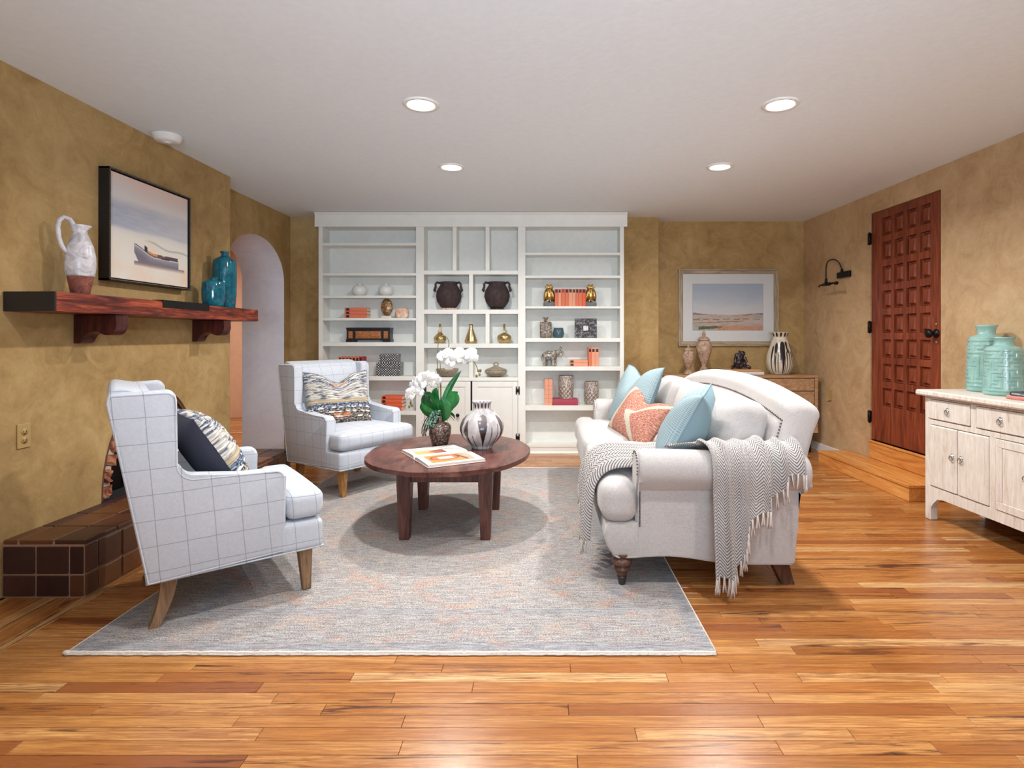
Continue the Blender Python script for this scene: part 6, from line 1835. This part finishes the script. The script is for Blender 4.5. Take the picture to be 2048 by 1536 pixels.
def desert(u, v):
    sky = mixc((222, 218, 216), (188, 196, 208), smooth01((v-.36)/.55+.35*fbm(u, v, 4)))
    hz = .33+.045*abs(2*u-1)**1.5*(1+.6*fbm(u*3, 0, 3))+.012*fbm(u*6, 0, 2, 3)
    if v > hz: return sky
    if v > .335-.03*fbm(u*2, 0, 3, 6) and v > .30: return mixc((150, 124, 126), (128, 100, 100), fbm(u*2, v*5, 6))
    c_ = mixc((208, 180, 164), (214, 190, 176), .5+fbm(u, v*3, 5))
    g_ = fbm(u*1.2, v*5, 5, 8)
    if g_ > .10: c_ = mixc(c_, (206, 148, 116), min(1, (g_-.1)*5)*smooth01(u+.2))
    if g_ < -.12: c_ = mixc(c_, (168, 170, 150), .7)
    if abs(v-.24-.05*fbm(u*2, 0, 2, 1)) < .007 and (u*7) % 1 < .7: c_ = (120, 98, 92)
    if abs(v-.155-.06*u) < .009 and u < .72: c_ = mixc(c_, (110, 104, 84), .6)
    # green bush line lower left
    if .08 < u < .42 and v < .05+.035*(1-u)+.12*(u-.08)*.7 and v > .012+.25*(u-.08)*.45: c_ = mixc((62, 78, 60), (120, 128, 100), .5+1.3*fbm(u*8, v*8, 5))
    if v < .10 and u > .35:
        c_ = mixc(c_, (216, 138, 96), .55)
        k_ = mnoise.noise(Vector((u*46, v*60, 2)))
        if k_ > .45 and v < .06: c_ = (120, 62, 44)
    return c_
b, cols = sheet(ax1-ax0, az1-az0, 190, 130, desert); o = b.build('print', M['painted'], lf); o.location = ((ax0+ax1)/2, -.0074, (az0+az1)/2); paint(o, cols)
q = NT('picture_glass'); t_ = q.n('ShaderNodeBsdfTransparent'); g_ = q.n('ShaderNodeBsdfGlossy'); g_.inputs['Roughness'].default_value = .02
fr_ = q.n('ShaderNodeFresnel'); fr_.inputs[0].default_value = 1.45; mx_ = q.n('ShaderNodeMixShader'); q.t.links.new(fr_.outputs[0], mx_.inputs[0]); q.t.links.new(t_.outputs[0], mx_.inputs[1]); q.t.links.new(g_.outputs[0], mx_.inputs[2])
q.t.links.new(mx_.outputs[0], q.t.nodes['Material Output'].inputs[0]); M['glass'] = q.m
b = MB(); b.raw([(-W_/2+fw-.002, -.0115, -H_/2+fw-.002), (W_/2-fw+.002, -.0115, -H_/2+fw-.002), (W_/2-fw+.002, -.0115, H_/2-fw+.002), (-W_/2+fw-.002, -.0115, H_/2-fw+.002)], [(0, 1, 2, 3)]); b.build('glazing', M['glass'], lf)

# ============================================================ RIGHT WALL: picture lamp, socket
wl = thing('picture_light', 'small black gooseneck picture light left of the panelled door', 'lamp', MR @ Vector((0, 5.48, 1.775)), AR)
b = MB(); b.box(-.026, 0, -.105, .105, -.028, .028, .004); b.build('wall_plate', M['black_metal'], wl)
b = MB(); b.tube(cpath([(-.02, .02, .02), (-.026, .022, .07), (-.05, .03, .125), (-.095, .045, .150), (-.135, .06, .130), (-.150, .065, .07), (-.150, .065, -.02), (-.150, .065, -.055)], 30), .006, 8); b.lathe([(.012, 0), (.012, .03), (.006, .036)], 14, T(-.02, .02, .02)); b.lathe([(.013, -.03), (.013, .02), (.007, .03)], 14, T(-.15, .065, -.06)); b.build('gooseneck', M['black_metal'], wl)
b = MB(); b.tube([(-.150, -.12, -.088), (-.150, .17, -.088)], .009, 10); b.tube([(-.150, .0, -.088), (-.150, .11, -.088)], .016, 10); b.tube([(-.150, .17, -.088), (-.152, .19, -.090), (-.152, .195, -.105)], .006, 8); b.tube([(-.150, -.125, -.092), (-.150, -.095, -.092)], .016, 10); b.build('lamp_head', M['black_metal'], wl)
so = thing('cable_outlet', 'tan blank socket plate low on the right wall behind the sofa back', 'outlet', MR @ Vector((0, 5.73, .60)), AR)
b = MB(); b.box(-.005, 0, -.036, .036, -.058, .058, .002); b.build('cover_plate', M['tan_plastic'], so); b = MB(); b.tube([(-.004, 0, -.055), (-.03, 0, -.060), (-.034, 0, -.062)], .003, 6); b.build('cable_stub', M['black_metal'], so)

# ============================================================ WHITEWASHED CABINET
def washed():
    q = NT('whitewashed_wood'); a = q.noise(q.coord('Object', (26, 26, 3)), 1.4, 6, .7, 1); c_ = q.noise(q.coord('Object', (90, 90, 12)), 1.3, 4, .7); l = q.noise(q.coord(), 3.5, 4, .6)
    col = q.ramp(q.math('ADD', q.math('MULTIPLY', a, .5), q.math('ADD', q.math('MULTIPLY', c_, .3), q.math('MULTIPLY', l, .2))), [(.34, rgb(176, 150, 126)), (.45, rgb(206, 197, 186)), (.58, rgb(222, 218, 211))])
    q.bump(c_, .25, .003); return q.out(col, .65, 0, .3)
M['washed'] = washed()
M['gap_wood'] = plain('brown_edge_wood', rgb(120, 84, 60), .8)
cb = thing('whitewashed_cabinet', 'distressed whitewashed cabinet with drawers over doors by the right wall', 'cabinet', MR @ Vector((-.235, 3.0, 0)), AR)
FX, BK = -.200, .215      # front face, back
def cpart(name, boxes, mat='washed', bev=.003, parent=None, M_=None):
    b = MB()
    for q_ in boxes: b.box(*q_, bev, 1)
    return b.build(name, M[mat], parent or cb)
Yh, Yl = .785, -.83
cpart('carcass', [(FX+.024, BK, Yl+.01, Yh-.01, .17, .80)], 'gap_wood', 0)
b = MB(); b.prism([(FX-.035, .812), (FX-.030, .803), (BK+.0, .803), (BK+.0, .838), (FX-.025, .838), (FX-.034, .830)], Yl-.04, Yh+.045, 'xz', bev=.006, seg=2); b.build('worktop', M['washed'], cb)
# face frame
stl = [(Yh-.045, Yh)]; 
ft = .024
boxes = []
# end posts run down into feet
cpart('front_post', [(FX, FX+.05, Yh-.050, Yh, 0, .803)], bev=.004); cpart('front_post', [(FX, FX+.05, Yl, Yl+.05, 0, .803)], bev=.004)
cpart('back_post', [(BK-.05, BK, Yh-.050, Yh, 0, .803)]); cpart('back_post', [(BK-.05, BK, Yl, Yl+.05, 0, .803)])
cpart('end_panel', [(FX+.05, BK-.05, Yh-.035, Yh-.010, .17, .803)])
cpart('top_rail', [(FX, FX+ft, Yl+.05, Yh-.05, .785, .803)], bev=.001); cpart('middle_rail', [(FX, FX+ft, Yl+.05, Yh-.05, .622, .652)], bev=.002)
pl = [(Yh-.05, .222), (Yh-.05, .085), (Yh-.056, .085), (Yh-.075, .115), (Yh-.11, .150), (Yh-.16, .158)]
pl += [(Yl+.16, .158), (Yl+.11, .150), (Yl+.075, .115), (Yl+.056, .085), (Yl+.05, .085), (Yl+.05, .222)]
b = MB(); b.prism(pl, FX, FX+ft, 'yz', bev=.002, seg=1); b.build('bottom_rail', M['washed'], cb)
def ringpull(y_, z_, par):
    b = MB(); b.lathe([(.013, 0), (.014, .003), (.006, .006), (.005, .012), (.0001, .013)], 14, T(FX-.004, y_, z_+.008) @ RY(-PI/2))
    b.tube([(FX-.014, y_+.015*sin(a*PI/8), z_-.006+.015*cos(a*PI/8)) for a in range(16)], .0028, 6, closed=True); o = b.build('ring_pull', M['chrome'], par); return o
# drawers
dr_ = [(.755, .400), (.360, .005), (-.035, -.390), (-.430, -.785)]
for (ya, yb) in dr_:
    d = cpart('drawer', [(FX-.006, FX+.02, yb+.004, ya-.004, .657, .781)], bev=.005); ringpull((ya+yb)/2, .722, d)
for (a_, b_) in ((.400, .360), (.005, -.035), (-.390, -.430)): cpart('drawer_stile', [(FX, FX+ft, b_+.001, a_-.001, .652, .785)], bev=.001)
prs = [(.740, .265), (.220, -.255), (-.300, -.785)]
for k, (ya, yb) in enumerate(prs):
    ym = (ya+yb)/2
    for j, (p_, r_) in enumerate(((ya, ym+.001), (ym-.001, yb))):
        if k == 1:
            s_ = .045; z0, z1 = .226, .618
            d = cpart('door', [(FX-.005, FX+.018, r_+.003, p_-.003, z0, z0+s_), (FX-.005, FX+.018, r_+.003, p_-.003, z1-s_, z1), (FX-.005, FX+.018, r_+.003, r_+s_, z0+s_, z1-s_), (FX-.005, FX+.018, p_-s_, p_-.003, z0+s_, z1-s_), (FX-.001, FX+.012, r_+s_, p_-s_, z0+s_-.001, z1-s_+.001)], bev=.0025)
        else: d = cpart('door', [(FX-.006, FX+.018, r_+.003, p_-.003, .226, .618)], bev=.006)
        ringpull((r_+.035) if j == 0 else (p_-.035), .448, d)
for (a_, b_) in ((.265, .220), (-.255, -.300)): cpart('door_stile', [(FX, FX+ft, b_+.001, a_-.001, .222, .622)], bev=.001)

# celadon vases with maze relief
M['celadon'] = None
q = NT('celadon_glaze'); v = q.coord(); a = q.noise(v, 12, 4); q.out(q.ramp(a, [(.3, rgb(122, 164, 158)), (.7, rgb(156, 192, 186))]), .18, 0, .5); M['celadon'] = q.m
def maze(n, m, seed):
    """carve a maze on a grid; returns wall map of (2n) x (2m+1) cells, wrapping sideways"""
    r = random.Random(seed); W_, H_ = 2*n, 2*m+1
    g_ = [[1]*W_ for _ in range(H_)]; st_ = [(0, 1)]; g_[1][0] = 0
    while st_:
        x_, y_ = st_[-1]; nb = []
        for dx, dy in ((2, 0), (-2, 0), (0, 2), (0, -2)):
            X_, Y_ = (x_+dx) % W_, y_+dy
            if 0 < Y_ < H_ and g_[Y_][X_] == 1: nb.append((X_, Y_, (x_+dx//2) % W_, y_+dy//2))
        if nb: X_, Y_, a_, b_ = r.choice(nb); g_[Y_][X_] = 0; g_[b_][a_] = 0; st_.append((X_, Y_))
        else: st_.pop()
    return g_
def mazevase(r_, h_, loc, label, seed):
    g_ = maze(22, 11, seed); W_, H_ = len(g_[0]), len(g_); na, nz_ = 352, 200
    b = MB(); hb = h_*.80
    def rad(z):
        t = z/hb; return r_*(1-.13*t)*(1-.10*max(0, 1-z/.012)**2 if z < .012 else 1)
    def fn(u, v):
        z = hb*v; rr_ = rad(z)
        if .09 < v < .985:
            q_ = (v-.09)/.895*H_; gy = min(H_-1, int(q_)); gx = int(u*W_) % W_; fx, fy = (u*W_) % 1, q_ % 1
            if g_[gy][gx]: rr_ += .0032
        a = 2*PI*u; return (rr_*cos(a), rr_*sin(a), z)
    b.grid(fn, na, nz_, closeu=True); zt = hb; rt = rad(hb)
    b.lathe([(rt, hb), (rt*.97, hb+h_*.012), (rt*.80, hb+h_*.035), (rt*.56, hb+h_*.055), (rt*.50, hb+h_*.09), (rt*.52, hb+h_*.13), (rt*.60, hb+h_*.175), (rt*.66, h_), (rt*.62, h_), (rt*.5, hb+h_*.15), (rt*.44, hb+h_*.08), (.0001, hb+h_*.05)], 64, cap=False); b.lathe([(.0001, 0), (r_*.9, 0)], 64, cap=False)
    one('celadon_vase', b, M['celadon'], label, 'vase', loc, group='celadon maze vases')
p_ = MR @ Vector((-.125, 3.66, .8388)); mazevase(.108, .42, p_, 'taller celadon green vase with carved maze relief, partly behind the shorter one', 3)
p_ = MR @ Vector((-.205, 3.435, .8388)); mazevase(.104, .345, p_, 'shorter celadon green vase with carved maze relief, in front', 5)

# two books at the near end of the worktop
def stackbook(label, y0, y1, z0, h_, mat, txt=None, tx=None):
    t = thing('book', label, 'book', MR @ Vector((-.36, (y0+y1)/2, z0)), AR, 'books on the whitewashed cabinet')
    L = y1-y0; b = MB(); b.box(0, .17, -L/2, L/2, 0, .0025, .001, 1); b.box(0, .17, -L/2, L/2, h_-.0025, h_, .001, 1)
    b.prism([(0, 0), (0, h_), (-.003, h_*.75), (-.004, h_*.5), (-.003, h_*.25)], -L/2, L/2, 'xz'); b.build('cover', mat, t)
    b = MB(); b.box(.001, .166, -L/2+.004, L/2-.004, .0026, h_-.0026); b.build('pages', M['paper'], t)
    if txt:
        cu = bpy.data.curves.new('spine_title', 'FONT'); cu.body = txt; cu.size = h_*.62; cu.extrude = .0004; cu.align_x = 'LEFT'; cu.space_character = 1.05
        tmp = bpy.data.objects.new('tmp', cu); cu.materials.append(tx); COL.objects.link(tmp)
        me_ = bpy.data.meshes.new_from_object(tmp.evaluated_get(bpy.context.evaluated_depsgraph_get())); bpy.data.objects.remove(tmp)
        o = bpy.data.objects.new('spine_title', me_); COL.objects.link(o); o.parent = t
        o.rotation_euler = (PI/2, 0, -PI/2); o.location = (-.0042, L/2-.012, h_*.28)
M['ink_blue'] = plain('near_black_cover', rgb(38, 42, 50), .5); M['pink_cover'] = plain('dusty_pink_cover', rgb(196, 128, 116), .6); M['white_ink'] = plain('white_ink', rgb(220, 220, 224), .6, var=.01)
stackbook('dusty pink book at the bottom, beside the celadon vases', 2.93, 3.235, .8388, .021, M['pink_cover'])
stackbook('near-black book with white spine lettering on the pink book', 2.95, 3.21, .8604, .022, M['ink_blue'], 'MODERN LU', M['white_ink'])
